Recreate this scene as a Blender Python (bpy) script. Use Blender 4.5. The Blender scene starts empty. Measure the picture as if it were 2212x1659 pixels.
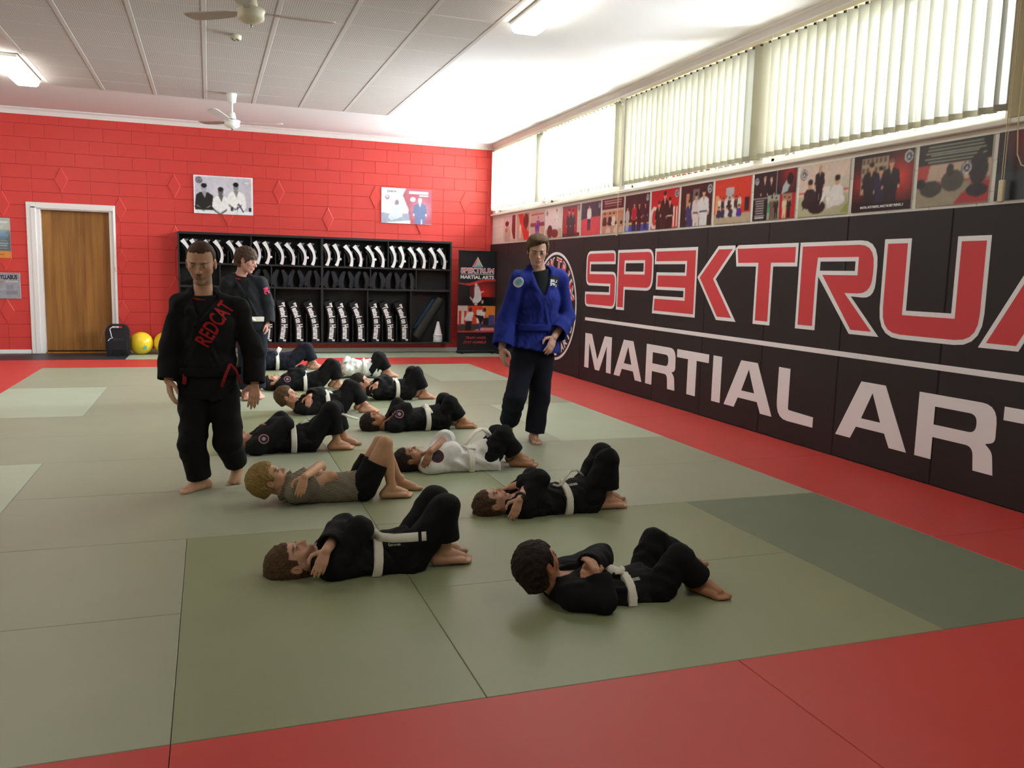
import bpy, bmesh, math, random
import numpy as np
from mathutils import Vector, Matrix
from mathutils.geometry import tessellate_polygon

# ------------------------------------------------------------------ camera, world, light, exposure
SC = bpy.context.scene
COL = SC.collection
CAM_H = 1.40
F_PX, PITCH, ROLL, YAW = 1832.69, 0.1281114, 0.0264777, 0.3435035
def _cam_axes():
    cp, sp, cr, sr, cy, sy = (math.cos(PITCH), math.sin(PITCH), math.cos(ROLL), math.sin(ROLL), math.cos(YAW), math.sin(YAW))
    fwd = Vector((sy*cp, cy*cp, -sp)); right = Vector((cy, -sy, 0)); up = right.cross(fwd)
    return fwd, cr*right + sr*up, -sr*right + cr*up
FWD, RGT, UPV = _cam_axes()
cam_data = bpy.data.cameras.new('camera'); cam = bpy.data.objects.new('camera', cam_data); COL.objects.link(cam)
cam.matrix_world = Matrix(((RGT.x, UPV.x, -FWD.x, 0), (RGT.y, UPV.y, -FWD.y, 0), (RGT.z, UPV.z, -FWD.z, CAM_H), (0, 0, 0, 1)))
cam_data.sensor_fit = 'HORIZONTAL'; cam_data.sensor_width = 36.0; cam_data.lens = 36.0*F_PX/2212.0
cam_data.clip_start = 0.05; cam_data.clip_end = 200
SC.camera = cam
SC.view_settings.view_transform = 'Standard'; SC.view_settings.look = 'None'
SC.view_settings.gamma = 1.0; SC.view_settings.use_curve_mapping = False
SC.view_settings.exposure = 0.68
SKY_STRENGTH = 54.0
world = bpy.data.worlds.new('overcast_sky'); SC.world = world; world.use_nodes = True
bg = world.node_tree.nodes['Background']
bg.inputs['Color'].default_value = (0.86, 0.94, 1.0, 1); bg.inputs['Strength'].default_value = SKY_STRENGTH
WIN_Y = [(4.25, 6.80), (6.95, 9.58), (9.73, 12.20), (12.36, 14.62)]
WIN_Z = (2.48, 3.52)
for k, (a, b) in enumerate(WIN_Y):       # each window opening guides the daylight of the sky into the room
    ld = bpy.data.lights.new('window_daylight', 'AREA'); ld.shape = 'RECTANGLE'
    ld.size = WIN_Z[1]-WIN_Z[0]; ld.size_y = b-a
    ld.cycles.is_portal = True
    lo = bpy.data.objects.new('window_daylight', ld); COL.objects.link(lo)
    lo.location = (5.04, (a+b)/2, (WIN_Z[0]+WIN_Z[1])/2); lo.rotation_euler = (0, math.radians(90), 0)

# ------------------------------------------------------------------ helpers
def lin(c):
    if isinstance(c, str):
        c = [int(c[i:i+2], 16)/255 for i in (0, 2, 4)]
    return tuple(x/12.92 if x <= 0.04045 else ((x+0.055)/1.055)**2.4 for x in c[:3])
MATS = {}
def mat(name, color, rough=0.6, spec=0.5, metal=0.0, noise=None, bump=None, emit=None, coat=0.0, sheen=0.0):
    """noise=(scale, amount) colour mottling; bump=(scale, strength, distance) fine relief"""
    m = bpy.data.materials.new(name); m.use_nodes = True; nt = m.node_tree; b = nt.nodes['Principled BSDF']
    c = lin(color)
    b.inputs['Base Color'].default_value = (*c, 1); b.inputs['Roughness'].default_value = rough
    b.inputs['Specular IOR Level'].default_value = spec; b.inputs['Metallic'].default_value = metal
    b.inputs['Coat Weight'].default_value = coat
    if sheen: b.inputs['Sheen Weight'].default_value = sheen
    if noise or bump:
        tc = nt.nodes.new('ShaderNodeTexCoord')
    if noise:
        n = nt.nodes.new('ShaderNodeTexNoise'); n.inputs['Scale'].default_value = noise[0]; n.inputs['Detail'].default_value = 4
        nt.links.new(tc.outputs['Object'], n.inputs['Vector'])
        mx = nt.nodes.new('ShaderNodeMix'); mx.data_type = 'RGBA'
        mx.inputs['A'].default_value = (*[x*(1-noise[1]) for x in c], 1)
        mx.inputs['B'].default_value = (*[min(1, x*(1+noise[1])) for x in c], 1)
        nt.links.new(n.outputs['Fac'], mx.inputs['Factor']); nt.links.new(mx.outputs['Result'], b.inputs['Base Color'])
    if bump:
        n2 = nt.nodes.new('ShaderNodeTexNoise'); n2.inputs['Scale'].default_value = bump[0]; n2.inputs['Detail'].default_value = 3
        nt.links.new(tc.outputs['Object'], n2.inputs['Vector'])
        bp = nt.nodes.new('ShaderNodeBump'); bp.inputs['Strength'].default_value = bump[1]
        bp.inputs['Distance'].default_value = bump[2] if len(bump) > 2 else 0.002
        nt.links.new(n2.outputs['Fac'], bp.inputs['Height']); nt.links.new(bp.outputs['Normal'], b.inputs['Normal'])
    if emit:
        b.inputs['Emission Color'].default_value = (*lin(emit[0]), 1); b.inputs['Emission Strength'].default_value = emit[1]
    MATS[name] = m
    return m
def attr_mat(name, rough=0.4, spec=0.4):
    m = bpy.data.materials.new(name); m.use_nodes = True; nt = m.node_tree; b = nt.nodes['Principled BSDF']
    a = nt.nodes.new('ShaderNodeAttribute'); a.attribute_name = 'Col'
    nt.links.new(a.outputs['Color'], b.inputs['Base Color']); b.inputs['Roughness'].default_value = rough
    b.inputs['Specular IOR Level'].default_value = spec
    MATS[name] = m
    return m

def tag(o, label=None, cat=None, group=None, kind=None):
    if label: o['label'] = label
    if cat: o['category'] = cat
    if group: o['group'] = group
    if kind: o['kind'] = kind
    return o
def link(o, parent=None):
    COL.objects.link(o)
    if parent: o.parent = parent
    return o
def empty(name, loc=(0, 0, 0), rz=0, **kw):
    o = bpy.data.objects.new(name, None); o.empty_display_size = 0.1; link(o); o.location = loc; o.rotation_euler = (0, 0, rz)
    return tag(o, **kw)
def mobj(name, me, parent=None, loc=None, **kw):
    o = bpy.data.objects.new(name, me); link(o, parent)
    if loc is not None: o.location = loc
    return tag(o, **kw)
def copy_tree(o, parent=None):
    c = o.copy(); link(c, parent)
    for ch in o.children: copy_tree(ch, c)
    return c
class MB:
    """collects geometry for ONE mesh"""
    def __init__(s): s.v, s.f, s.m = [], [], []
    def add(s, vs, fs, mi=0):
        k = len(s.v); s.v += [tuple(p) for p in vs]; s.f += [tuple(i+k for i in f) for f in fs]; s.m += [mi]*len(fs); return s
    def box(s, x0, x1, y0, y1, z0, z1, c=0.0, mi=0, M=None):
        x0, x1 = min(x0, x1), max(x0, x1); y0, y1 = min(y0, y1), max(y0, y1); z0, z1 = min(z0, z1), max(z0, z1)
        if not c:
            vs = [(x, y, z) for z in (z0, z1) for y in (y0, y1) for x in (x0, x1)]
            fs = [(0, 2, 3, 1), (4, 5, 7, 6), (0, 1, 5, 4), (2, 6, 7, 3), (0, 4, 6, 2), (1, 3, 7, 5)]
        else:
            c = min(c, (x1-x0)/2.01, (y1-y0)/2.01, (z1-z0)/2.01)
            P = {}; vs = []
            def vid(sx, sy, sz, ax):
                k = (sx, sy, sz, ax)
                if k not in P:
                    x = (x0, x1)[sx]; y = (y0, y1)[sy]; z = (z0, z1)[sz]
                    if ax != 0: x += c*(1-2*sx)
                    if ax != 1: y += c*(1-2*sy)
                    if ax != 2: z += c*(1-2*sz)
                    P[k] = len(vs); vs.append((x, y, z))
                return P[k]
            fs = []
            for q in (0, 1):
                fs.append([vid(q, 0, 0, 0), vid(q, 1, 0, 0), vid(q, 1, 1, 0), vid(q, 0, 1, 0)][::1 if q else -1])
                fs.append([vid(0, q, 0, 1), vid(1, q, 0, 1), vid(1, q, 1, 1), vid(0, q, 1, 1)][::-1 if q else 1])
                fs.append([vid(0, 0, q, 2), vid(1, 0, q, 2), vid(1, 1, q, 2), vid(0, 1, q, 2)][::1 if q else -1])
            for a in (0, 1):
                for b in (0, 1):
                    fs.append([vid(0, a, b, 1), vid(1, a, b, 1), vid(1, a, b, 2), vid(0, a, b, 2)][::1 if a == b else -1])
                    fs.append([vid(a, 0, b, 2), vid(a, 1, b, 2), vid(a, 1, b, 0), vid(a, 0, b, 0)][::1 if a == b else -1])
                    fs.append([vid(a, b, 0, 0), vid(a, b, 1, 0), vid(a, b, 1, 1), vid(a, b, 0, 1)][::1 if a == b else -1])
            for sx in (0, 1):
                for sy in (0, 1):
                    for sz in (0, 1):
                        t = [vid(sx, sy, sz, 0), vid(sx, sy, sz, 1), vid(sx, sy, sz, 2)]
                        fs.append(t if (sx+sy+sz) % 2 == 1 else t[::-1])
        if M is not None: vs = [M @ Vector(p) for p in vs]
        return s.add(vs, fs, mi)
    def lathe(s, prof, n=24, M=None, mi=0, cap=True):
        """prof: [(r, z)...] about local z"""
        vs = []; fs = []
        for r, z in prof:
            for k in range(n):
                a = 2*math.pi*k/n; vs.append(Vector((r*math.cos(a), r*math.sin(a), z)))
        for j in range(len(prof)-1):
            for k in range(n):
                a, b = j*n+k, j*n+(k+1) % n; fs.append((a, b, b+n, a+n))
        if cap:
            fs.append(tuple(range(n))[::-1]); fs.append(tuple(range((len(prof)-1)*n, len(prof)*n)))
        if M is not None: vs = [M @ p for p in vs]
        return s.add(vs, fs, mi)
    def tube(s, pts, r, n=8, mi=0, closed=False):
        pts = [Vector(p) for p in pts]; m = len(pts); rs = r if isinstance(r, (list, tuple)) else [r]*m
        vs = []; fs = []; prev = None
        for i, p in enumerate(pts):
            t = (pts[(i+1) % m] if closed or i < m-1 else pts[i]) - (pts[i-1] if closed or i > 0 else pts[i])
            t.normalize()
            ref = prev if prev is not None else (Vector((0, 0, 1)) if abs(t.z) < 0.9 else Vector((1, 0, 0)))
            u = (ref - t*ref.dot(t)).normalized(); w = t.cross(u); prev = u
            for k in range(n):
                a = 2*math.pi*k/n; vs.append(p + (u*math.cos(a)+w*math.sin(a))*rs[i])
        for i in range(m if closed else m-1):
            for k in range(n):
                a, b = i*n+k, i*n+(k+1) % n; c2 = ((i+1) % m)*n
                fs.append((a, b, c2+(k+1) % n, c2+k))
        if not closed:
            fs.append(tuple(range(n))[::-1]); fs.append(tuple(range((m-1)*n, m*n)))
        return s.add(vs, fs, mi)
    def ribbon(s, pts, nrm, w, t, mi=0):
        """flat strap along pts: width w along side vectors nrm x tangent, thickness t along nrm"""
        pts = [Vector(p) for p in pts]; m = len(pts)
        nr = [Vector(q) for q in nrm] if isinstance(nrm[0], (tuple, list, Vector)) else [Vector(nrm)]*m
        vs = []; fs = []
        for i, p in enumerate(pts):
            tg = (pts[min(i+1, m-1)]-pts[max(i-1, 0)]).normalized()
            n_ = (nr[i]-tg*nr[i].dot(tg)).normalized(); sd = tg.cross(n_)
            for a, b in ((-1, -1), (1, -1), (1, 1), (-1, 1)): vs.append(p+sd*(a*w/2)+n_*(b*t/2))
        for i in range(m-1):
            for k in range(4):
                a, b = i*4+k, i*4+(k+1) % 4; fs.append((a, b, b+4, a+4))
        fs.append((3, 2, 1, 0)); fs.append(tuple(range((m-1)*4, m*4)))
        return s.add(vs, fs, mi)
    def flat(s, loops, to3, t=0.002, mi=0):
        """filled 2D polygon with holes; to3(u, v, h) -> 3D point; front face at h=t, walls down to h=0"""
        tris = tessellate_polygon([[Vector((p[0], p[1], 0)) for p in l] for l in loops])
        flatp = [p for l in loops for p in l]
        def area(a, b, c): return (flatp[b][0]-flatp[a][0])*(flatp[c][1]-flatp[a][1])-(flatp[b][1]-flatp[a][1])*(flatp[c][0]-flatp[a][0])
        tris = [q if area(*q) > 0 else q[::-1] for q in [tuple(q) for q in tris]]
        vs = [to3(p[0], p[1], t) for p in flatp]; fs = list(tris); n = len(flatp)
        if t > 0:
            vs += [to3(p[0], p[1], 0) for p in flatp]; k = 0
            for l in loops:
                m = len(l)
                for i in range(m): a, b = k+i, k+(i+1) % m; fs.append((a, b, b+n, a+n))
                k += m
        return s.add(vs, fs, mi)
    def mesh(s, name, mats, smooth=False):
        me = bpy.data.meshes.new(name); me.from_pydata(s.v, [], s.f)
        for m_ in (mats if isinstance(mats, (list, tuple)) else [mats]): me.materials.append(MATS[m_] if isinstance(m_, str) else m_)
        if any(s.m): me.polygons.foreach_set('material_index', s.m)
        if smooth: me.polygons.foreach_set('use_smooth', [True]*len(s.f))
        me.update(); return me
    def build(s, name, mats, parent=None, smooth=False, loc=None, **kw):
        return mobj(name, s.mesh(name, mats, smooth), parent, loc, **kw)
def auto_smooth(o, deg=35):
    me = o.data; me.polygons.foreach_set('use_smooth', [True]*len(me.polygons))
    bm = bmesh.new(); bm.from_mesh(me)
    for e in bm.edges:
        if len(e.link_faces) == 2 and e.calc_face_angle(0) > math.radians(deg): e.smooth = False
    bm.to_mesh(me); bm.free(); return o
def rounded(pts, n=5):
    """pts [(x, y, r)] -> polygon with rounded corners"""
    out = []; m = len(pts)
    for i in range(m):
        x, y, r = (*pts[i], 0)[:3] if len(pts[i]) == 2 else pts[i]
        if r <= 0: out.append((x, y)); continue
        p = Vector((x, y)); a = Vector(pts[i-1][:2])-p; b = Vector(pts[(i+1) % m][:2])-p
        r = min(r, a.length*0.49, b.length*0.49); A = p+a.normalized()*r; B = p+b.normalized()*r
        for k in range(n+1):
            t = k/n; q = A*(1-t)**2+p*2*t*(1-t)+B*t*t; out.append((q.x, q.y))
    return out
def offset_poly(poly, d):
    """move each edge to the inside (left of CCW order) by d; loops given CCW shrink, CW (holes) grow"""
    n = len(poly); out = []
    for i in range(n):
        p0, p1, p2 = Vector(poly[i-1]), Vector(poly[i]), Vector(poly[(i+1) % n])
        e1, e2 = (p1-p0).normalized(), (p2-p1).normalized()
        n1, n2 = Vector((-e1.y, e1.x)), Vector((-e2.y, e2.x))
        k = 1+n1.dot(n2); out.append(tuple(p1+(n1+n2)*(d/max(k, 0.25))))
    return out
def ccw(poly):
    a = sum(poly[i-1][0]*poly[i][1]-poly[i][0]*poly[i-1][1] for i in range(len(poly)))
    return poly if a > 0 else poly[::-1]
_txt = {}
def text_geo(s, bold=0.0, shear=0.0):
    """outline of a line of lettering in the built-in face: (verts [(u, v)], faces, width), cap height 1"""
    key = (s, bold, shear)
    if key in _txt: return _txt[key]
    cu = bpy.data.curves.new('t', 'FONT'); cu.body = s; cu.size = 1.0; cu.offset = bold; cu.shear = shear; cu.resolution_u = 3; cu.fill_mode = 'FRONT'
    ob = bpy.data.objects.new('t', cu); COL.objects.link(ob)
    dg = bpy.context.evaluated_depsgraph_get(); me = bpy.data.meshes.new_from_object(ob.evaluated_get(dg))
    vs = [(v.co.x/0.72, v.co.y/0.72) for v in me.vertices]; fs = [tuple(p.vertices) for p in me.polygons]
    bpy.data.objects.remove(ob); bpy.data.curves.remove(cu); bpy.data.meshes.remove(me)
    x0 = min(v[0] for v in vs); x1 = max(v[0] for v in vs)
    _txt[key] = ([(x-x0, y) for x, y in vs], fs, x1-x0)
    return _txt[key]
def text_fine(s, bold, shear, maxlen=0.22):
    key = ('fine', s, bold, shear)
    if key in _txt: return _txt[key]
    vs, fs, w = text_geo(s, bold, shear); bm = bmesh.new(); bv = [bm.verts.new((x, y, 0)) for x, y in vs]
    for f in fs:
        try: bm.faces.new([bv[i] for i in f])
        except ValueError: pass
    bmesh.ops.triangulate(bm, faces=bm.faces[:])
    for _ in range(4):
        es = [e for e in bm.edges if e.calc_length() > maxlen]
        if not es: break
        bmesh.ops.subdivide_edges(bm, edges=es, cuts=1); bmesh.ops.triangulate(bm, faces=[f for f in bm.faces if len(f.verts) > 3])
    bm.verts.index_update(); _txt[key] = ([(v.co.x, v.co.y) for v in bm.verts], [tuple(v.index for v in f.verts) for f in bm.faces], w); bm.free()
    return _txt[key]
def text_mb(mb, s, to3, h, width=None, bold=0.02, shear=0.0, mi=0, center=False, h0=0.0015, fine=False):
    vs, fs, w = (text_fine if fine else text_geo)(s, bold, shear); kx = (width/w) if width else h
    off = -w*kx/2 if center else 0
    mb.add([to3(x*kx+off, y*h, h0) for x, y in vs], fs, mi); return w*kx
rnd = random.Random(7)
# ------------------------------------------------------------------ materials of the room
WX, BY, CZ = 4.83, 14.75, 3.67         # right wall, back wall, ceiling
mat('red_paint', 'd2413c', 0.45, 0.4, noise=(1.2, 0.05), bump=(55, 0.25, 0.003))
mat('white_paint', 'e6e1d6', 0.55, 0.4, noise=(2.0, 0.03), bump=(60, 0.2, 0.002))
mat('gloss_white', 'ece9e6', 0.3, 0.5)
mat('strip_paint', 'c6bfba', 0.85, 0.2)
mat('ceiling_paint', 'dedad8', 0.85, 0.2)
mat('mat_red', 'bd3a33', 0.5, 0.45, noise=(3.0, 0.07))
mat('dark_vinyl', '2b2a31', 0.5, 0.4)
mat('pad_black', '2a2424', 0.55, 0.35, bump=(320, 0.25, 0.001))
mat('print_white', 'f3f3f7', 0.5, 0.3)
mat('print_red', 'd6484d', 0.5, 0.3)
mat('print_blue', '69b7d8', 0.5, 0.3)
mat('concrete', '77736c', 0.8, 0.2)
mat('aluminium', 'b9b5ad', 0.35, 0.5, metal=0.6)
mat('plaster', 'd9d5cf', 0.8, 0.2)
mat('cream_plastic', 'd9cfae', 0.45, 0.4)
mat('beige_paint', 'b3a683', 0.7, 0.3)
mat('black_plastic', '1d1d20', 0.45, 0.4)
mat('chrome', 'cfcfcf', 0.12, 0.5, metal=1.0)
mat('white_enamel', 'efeee9', 0.3, 0.5)
def tatami(name, c, along_y, amt=0.08):
    """vinyl judo mat: pressed straw weave in fine rows"""
    m = mat(name, c, 0.46, 0.5, noise=(2.2, amt)); nt = m.node_tree; b = nt.nodes['Principled BSDF']
    tc = nt.nodes.new('ShaderNodeTexCoord'); wv = nt.nodes.new('ShaderNodeTexWave'); wv.wave_type = 'BANDS'
    wv.bands_direction = 'X' if along_y else 'Y'; wv.inputs['Scale'].default_value = 60; wv.inputs['Distortion'].default_value = 0.6
    wv.inputs['Detail'].default_value = 1
    nt.links.new(tc.outputs['Object'], wv.inputs['Vector'])
    bp = nt.nodes.new('ShaderNodeBump'); bp.inputs['Strength'].default_value = 0.12; bp.inputs['Distance'].default_value = 0.0006
    nt.links.new(wv.outputs['Fac'], bp.inputs['Height']); nt.links.new(bp.outputs['Normal'], b.inputs['Normal'])
    return m
tatami('mat_green_x', '959a82', False)  # x and y tints hold each weave direction's sheen in the colour
tatami('mat_green_y', '868c6a', True)
tatami('mat_green_pale_sheen', 'a9b59e', True)  # paler tint paints in the sheen of light grazing the weave
tatami('mat_green_sheenless', '6d7861', True)  # darker tint paints a mat whose weave catches no sheen
# acoustic tile: white board drilled with rows of small holes
m = mat('acoustic_tile', 'c9c2bd', 0.85, 0.2); nt = m.node_tree; b = nt.nodes['Principled BSDF']
tc = nt.nodes.new('ShaderNodeTexCoord'); mp = nt.nodes.new('ShaderNodeVectorMath'); mp.operation = 'SCALE'; mp.inputs['Scale'].default_value = 52.0
fr = nt.nodes.new('ShaderNodeVectorMath'); fr.operation = 'FRACTION'
sb = nt.nodes.new('ShaderNodeVectorMath'); sb.operation = 'SUBTRACT'; sb.inputs[1].default_value = (0.5, 0.5, 0)
ml = nt.nodes.new('ShaderNodeVectorMath'); ml.operation = 'MULTIPLY'; ml.inputs[1].default_value = (1, 1, 0)
ln = nt.nodes.new('ShaderNodeVectorMath'); ln.operation = 'LENGTH'
rp = nt.nodes.new('ShaderNodeMapRange'); rp.inputs['From Min'].default_value = 0.24; rp.inputs['From Max'].default_value = 0.34
mx = nt.nodes.new('ShaderNodeMix'); mx.data_type = 'RGBA'; mx.inputs['A'].default_value = (*lin('98918c'), 1); mx.inputs['B'].default_value = (*lin('c9c2bd'), 1)
for a_, b_ in ((tc.outputs['Object'], mp.inputs[0]), (mp.outputs[0], fr.inputs[0]), (fr.outputs[0], sb.inputs[0]), (sb.outputs[0], ml.inputs[0]), (ml.outputs[0], ln.inputs[0]), (ln.outputs['Value'], rp.inputs['Value']), (rp.outputs['Result'], mx.inputs['Factor']), (mx.outputs['Result'], b.inputs['Base Color'])): nt.links.new(a_, b_)
# wood veneer of the door
m = mat('door_veneer', '8f5f2c', 0.45, 0.4); nt = m.node_tree; b = nt.nodes['Principled BSDF']
tc = nt.nodes.new('ShaderNodeTexCoord'); mp = nt.nodes.new('ShaderNodeMapping'); mp.inputs['Scale'].default_value = (6.2, 1, 0.35)
n1 = nt.nodes.new('ShaderNodeTexNoise'); n1.inputs['Scale'].default_value = 2.2; n1.inputs['Detail'].default_value = 6
mp2 = nt.nodes.new('ShaderNodeMapping'); mp2.inputs['Scale'].default_value = (60, 1, 1.2)
n2 = nt.nodes.new('ShaderNodeTexNoise'); n2.inputs['Scale'].default_value = 2.0; n2.inputs['Detail'].default_value = 5
ad = nt.nodes.new('ShaderNodeMath'); ad.operation = 'MULTIPLY_ADD'; ad.inputs[1].default_value = 0.45
cr = nt.nodes.new('ShaderNodeValToRGB'); cr.color_ramp.elements[0].position = 0.38; cr.color_ramp.elements[0].color = (*lin('6b451f'), 1)
cr.color_ramp.elements[1].position = 0.95; cr.color_ramp.elements[1].color = (*lin('a9773b'), 1)
for a_, b_ in ((tc.outputs['Object'], mp.inputs[0]), (tc.outputs['Object'], mp2.inputs[0]), (mp.outputs[0], n1.inputs['Vector']), (mp2.outputs[0], n2.inputs['Vector']), (n2.outputs['Fac'], ad.inputs[0]), (n1.outputs['Fac'], ad.inputs[2]), (ad.outputs[0], cr.inputs[0]), (cr.outputs[0], b.inputs['Base Color'])): nt.links.new(a_, b_)
# sheer blind fabric: scatters daylight through, lets a little straight through the weave
m = bpy.data.materials.new('blind_fabric'); m.use_nodes = True; nt = m.node_tree; nt.nodes.clear(); MATS['blind_fabric'] = m
out = nt.nodes.new('ShaderNodeOutputMaterial'); tr = nt.nodes.new('ShaderNodeBsdfTransparent'); tl = nt.nodes.new('ShaderNodeBsdfTranslucent'); df = nt.nodes.new('ShaderNodeBsdfDiffuse')
tl.inputs['Color'].default_value = (0.038, 0.037, 0.031, 1); df.inputs['Color'].default_value = (*lin('d9d2ba'), 1); tr.inputs['Color'].default_value = (1, 0.97, 0.88, 1)
m1 = nt.nodes.new('ShaderNodeMixShader'); m1.inputs[0].default_value = 0.5; m2 = nt.nodes.new('ShaderNodeMixShader'); m2.inputs[0].default_value = 0.012
nt.links.new(tl.outputs[0], m1.inputs[1]); nt.links.new(df.outputs[0], m1.inputs[2]); nt.links.new(m1.outputs[0], m2.inputs[1]); nt.links.new(tr.outputs[0], m2.inputs[2]); nt.links.new(m2.outputs[0], out.inputs[0])
# thin window glass
m = bpy.data.materials.new('window_glass'); m.use_nodes = True; nt = m.node_tree; nt.nodes.clear(); MATS['window_glass'] = m
out = nt.nodes.new('ShaderNodeOutputMaterial'); tr = nt.nodes.new('ShaderNodeBsdfTransparent'); gl = nt.nodes.new('ShaderNodeBsdfGlossy'); gl.inputs['Roughness'].default_value = 0.02
fz = nt.nodes.new('ShaderNodeFresnel'); fz.inputs['IOR'].default_value = 1.25; m1 = nt.nodes.new('ShaderNodeMixShader')
tr.inputs['Color'].default_value = (0.94, 0.96, 0.95, 1)
nt.links.new(fz.outputs[0], m1.inputs[0]); nt.links.new(tr.outputs[0], m1.inputs[1]); nt.links.new(gl.outputs[0], m1.inputs[2]); nt.links.new(m1.outputs[0], out.inputs[0])

# ------------------------------------------------------------------ floor and judo mats
XL, YN = -5.2, -3.2                     # unseen left and near limits of the hall
floor = MB().box(XL-0.2, WX+0.2, YN-0.2, BY+0.35, -0.16, -0.042).build('floor', 'concrete', kind='structure')
GX = [-2.125, -1.124, -0.133, 0.848, 1.83, 2.825, 3.814, 4.786]
GY = [2.535, 3.548, 4.561, 5.574, 6.587, 7.60, 8.613, 9.626, 10.64, 11.653, 12.68, 13.735]
def add_mat(x0, x1, y0, y1, m, name='judo_mat'):
    g = 0.0012
    o = MB().box(-(x1-x0)/2+g, (x1-x0)/2-g, -(y1-y0)/2+g, (y1-y0)/2-g, -0.04, 0, c=0.002).build(name, m, floor)
    o.location = ((x0+x1)/2, (y0+y1)/2, 0); return o
done = set()
def place(ix, iy, nx, ny, m):
    for a in range(ix, ix+nx):
        for b_ in range(iy, iy+ny): done.add((a, b_))
    add_mat(GX[ix], GX[ix+nx], GY[iy], GY[iy+ny], m)
# columns 0..5 are the green field, rows 0..9
place(2, 0, 1, 2, 'mat_green_y'); place(5, 0, 1, 2, 'mat_green_sheenless')
place(0, 0, 2, 1, 'mat_green_x'); place(0, 1, 2, 1, 'mat_green_x')
place(3, 0, 2, 1, 'mat_green_y'); place(3, 1, 2, 1, 'mat_green_y')
place(0, 2, 1, 2, 'mat_green_pale_sheen')
place(1, 2, 2, 1, 'mat_green_x'); place(1, 3, 2, 1, 'mat_green_x')
place(3, 2, 1, 2, 'mat_green_y'); place(4, 2, 2, 1, 'mat_green_x'); place(4, 3, 2, 1, 'mat_green_x')
place(5, 4, 1, 2, 'mat_green_pale_sheen'); place(0, 4, 2, 1, 'mat_green_x'); place(0, 5, 2, 1, 'mat_green_x')
place(2, 4, 1, 2, 'mat_green_y'); place(3, 4, 2, 1, 'mat_green_x'); place(3, 5, 2, 1, 'mat_green_x')
place(0, 6, 1, 2, 'mat_green_pale_sheen'); place(1, 6, 2, 1, 'mat_green_x'); place(1, 7, 2, 1, 'mat_green_x')
place(3, 6, 1, 2, 'mat_green_y'); place(4, 6, 2, 1, 'mat_green_x'); place(4, 7, 2, 1, 'mat_green_x')
place(5, 8, 1, 2, 'mat_green_pale_sheen'); place(0, 8, 2, 1, 'mat_green_x'); place(0, 9, 2, 1, 'mat_green_x'); place(2, 8, 1, 2, 'mat_green_y')
place(3, 8, 2, 1, 'mat_green_x'); place(3, 9, 2, 1, 'mat_green_x')
# red border: right column (seams one mat off the field), near row, far row, left column
ys = [1.522, 3.548, 5.574, 7.60, 9.626, 11.653, 13.735]
for a, b_ in zip(ys[:-1], ys[1:]): add_mat(GX[6], GX[7], a, b_, 'mat_red')
xs = [-4.1, -2.125, -0.133, 1.83, 3.814]
for a, b_ in zip(xs[:-1], xs[1:]): add_mat(a, b_, 1.522, 2.535, 'mat_red')
xs = [-2.125, -0.133, 1.83, 3.814]
for a, b_ in zip(xs[:-1], xs[1:]): add_mat(a, b_, 12.68, 13.735, 'mat_red')
ys = [2.535, 4.561, 6.587, 8.613, 10.64, 12.68, 13.735]
for a, b_ in zip(ys[:-1], ys[1:]): add_mat(-3.13, -2.125, a, b_, 'mat_red')
# pale strip along the back wall, black entry strip before the door, more mats behind the camera
xs = [-1.2, 0.8, 2.8, 4.786]
for a, b_ in zip(xs[:-1], xs[1:]): add_mat(a, b_, 13.735, BY, 'mat_green_pale_sheen')
add_mat(-3.2, -1.2, 13.735, BY+0.1, 'dark_vinyl', 'entry_strip')
add_mat(-5.1, -3.2, 2.535, BY, 'dark_vinyl', 'entry_strip')
for a, b_ in ((-4.1, -1.124), (-1.124, 1.83), (1.83, 4.786)): add_mat(a, b_, -3.1, 1.522, 'mat_green_x')

# ------------------------------------------------------------------ back wall: painted blocks, diamonds, door
wall_back = MB().box(XL-0.2, -2.46, BY+0.012, BY+0.2, -0.04, CZ).box(-1.4, WX+0.2, BY+0.012, BY+0.2, -0.04, CZ).box(-2.46, -1.4, BY+0.012, BY+0.2, 2.24, CZ).build('wall_back', 'red_paint', kind='structure')
def hidden(xc, zc):
    if -2.50 < xc < -1.42 and zc < 2.24: return True                 # door
    return -0.2 < xc < 3.75 and 0.3 < zc < 1.8                        # shelf
blk = {}
def block(x0, x1, z0, z1):
    key = (round(x1-x0, 3), round(z1-z0, 3))
    if key not in blk:
        w, h = key; g = 0.0016
        blk[key] = MB().box(-w/2+g, w/2-g, -0.0, 0.02, -h/2+g, h/2-g, c=0.0028).mesh('block', 'red_paint')
    mobj('block', blk[key], wall_back, ((x0+x1)/2, BY-0.001, (z0+z1)/2))
zc = [0.0, 0.05]+[0.05+0.2*k for k in range(1, 18)]+[3.60]
for z0, z1 in zip(zc[:-1], zc[1:]):
    stack = z0 < 2.84
    off = -0.5 if stack else (0.1 if int(round((z0-0.05)/0.2)) % 2 == 0 else -0.1)
    k0 = math.floor((-3.2-off)/0.4)
    for k in range(k0, k0+22):
        a, b_ = off+0.4*k, off+0.4*(k+1)
        if a > 4.8 or b_ < -3.2: continue
        b_ = min(b_, WX-0.04)
        if b_-a < 0.05: continue
        # trim to the door opening
        if z0 < 2.2:
            if a < -2.52 < b_: b_ = -2.52
            elif a < -1.39 < b_: a = -1.39
        if b_-a < 0.04 or (z1 < 2.26 and hidden((a+b_)/2, (z0+z1)/2)) : continue
        if z0 < 2.24 < z1 and -2.5 < (a+b_)/2 < -1.42: continue
        block(a, b_, z0, z1)
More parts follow.
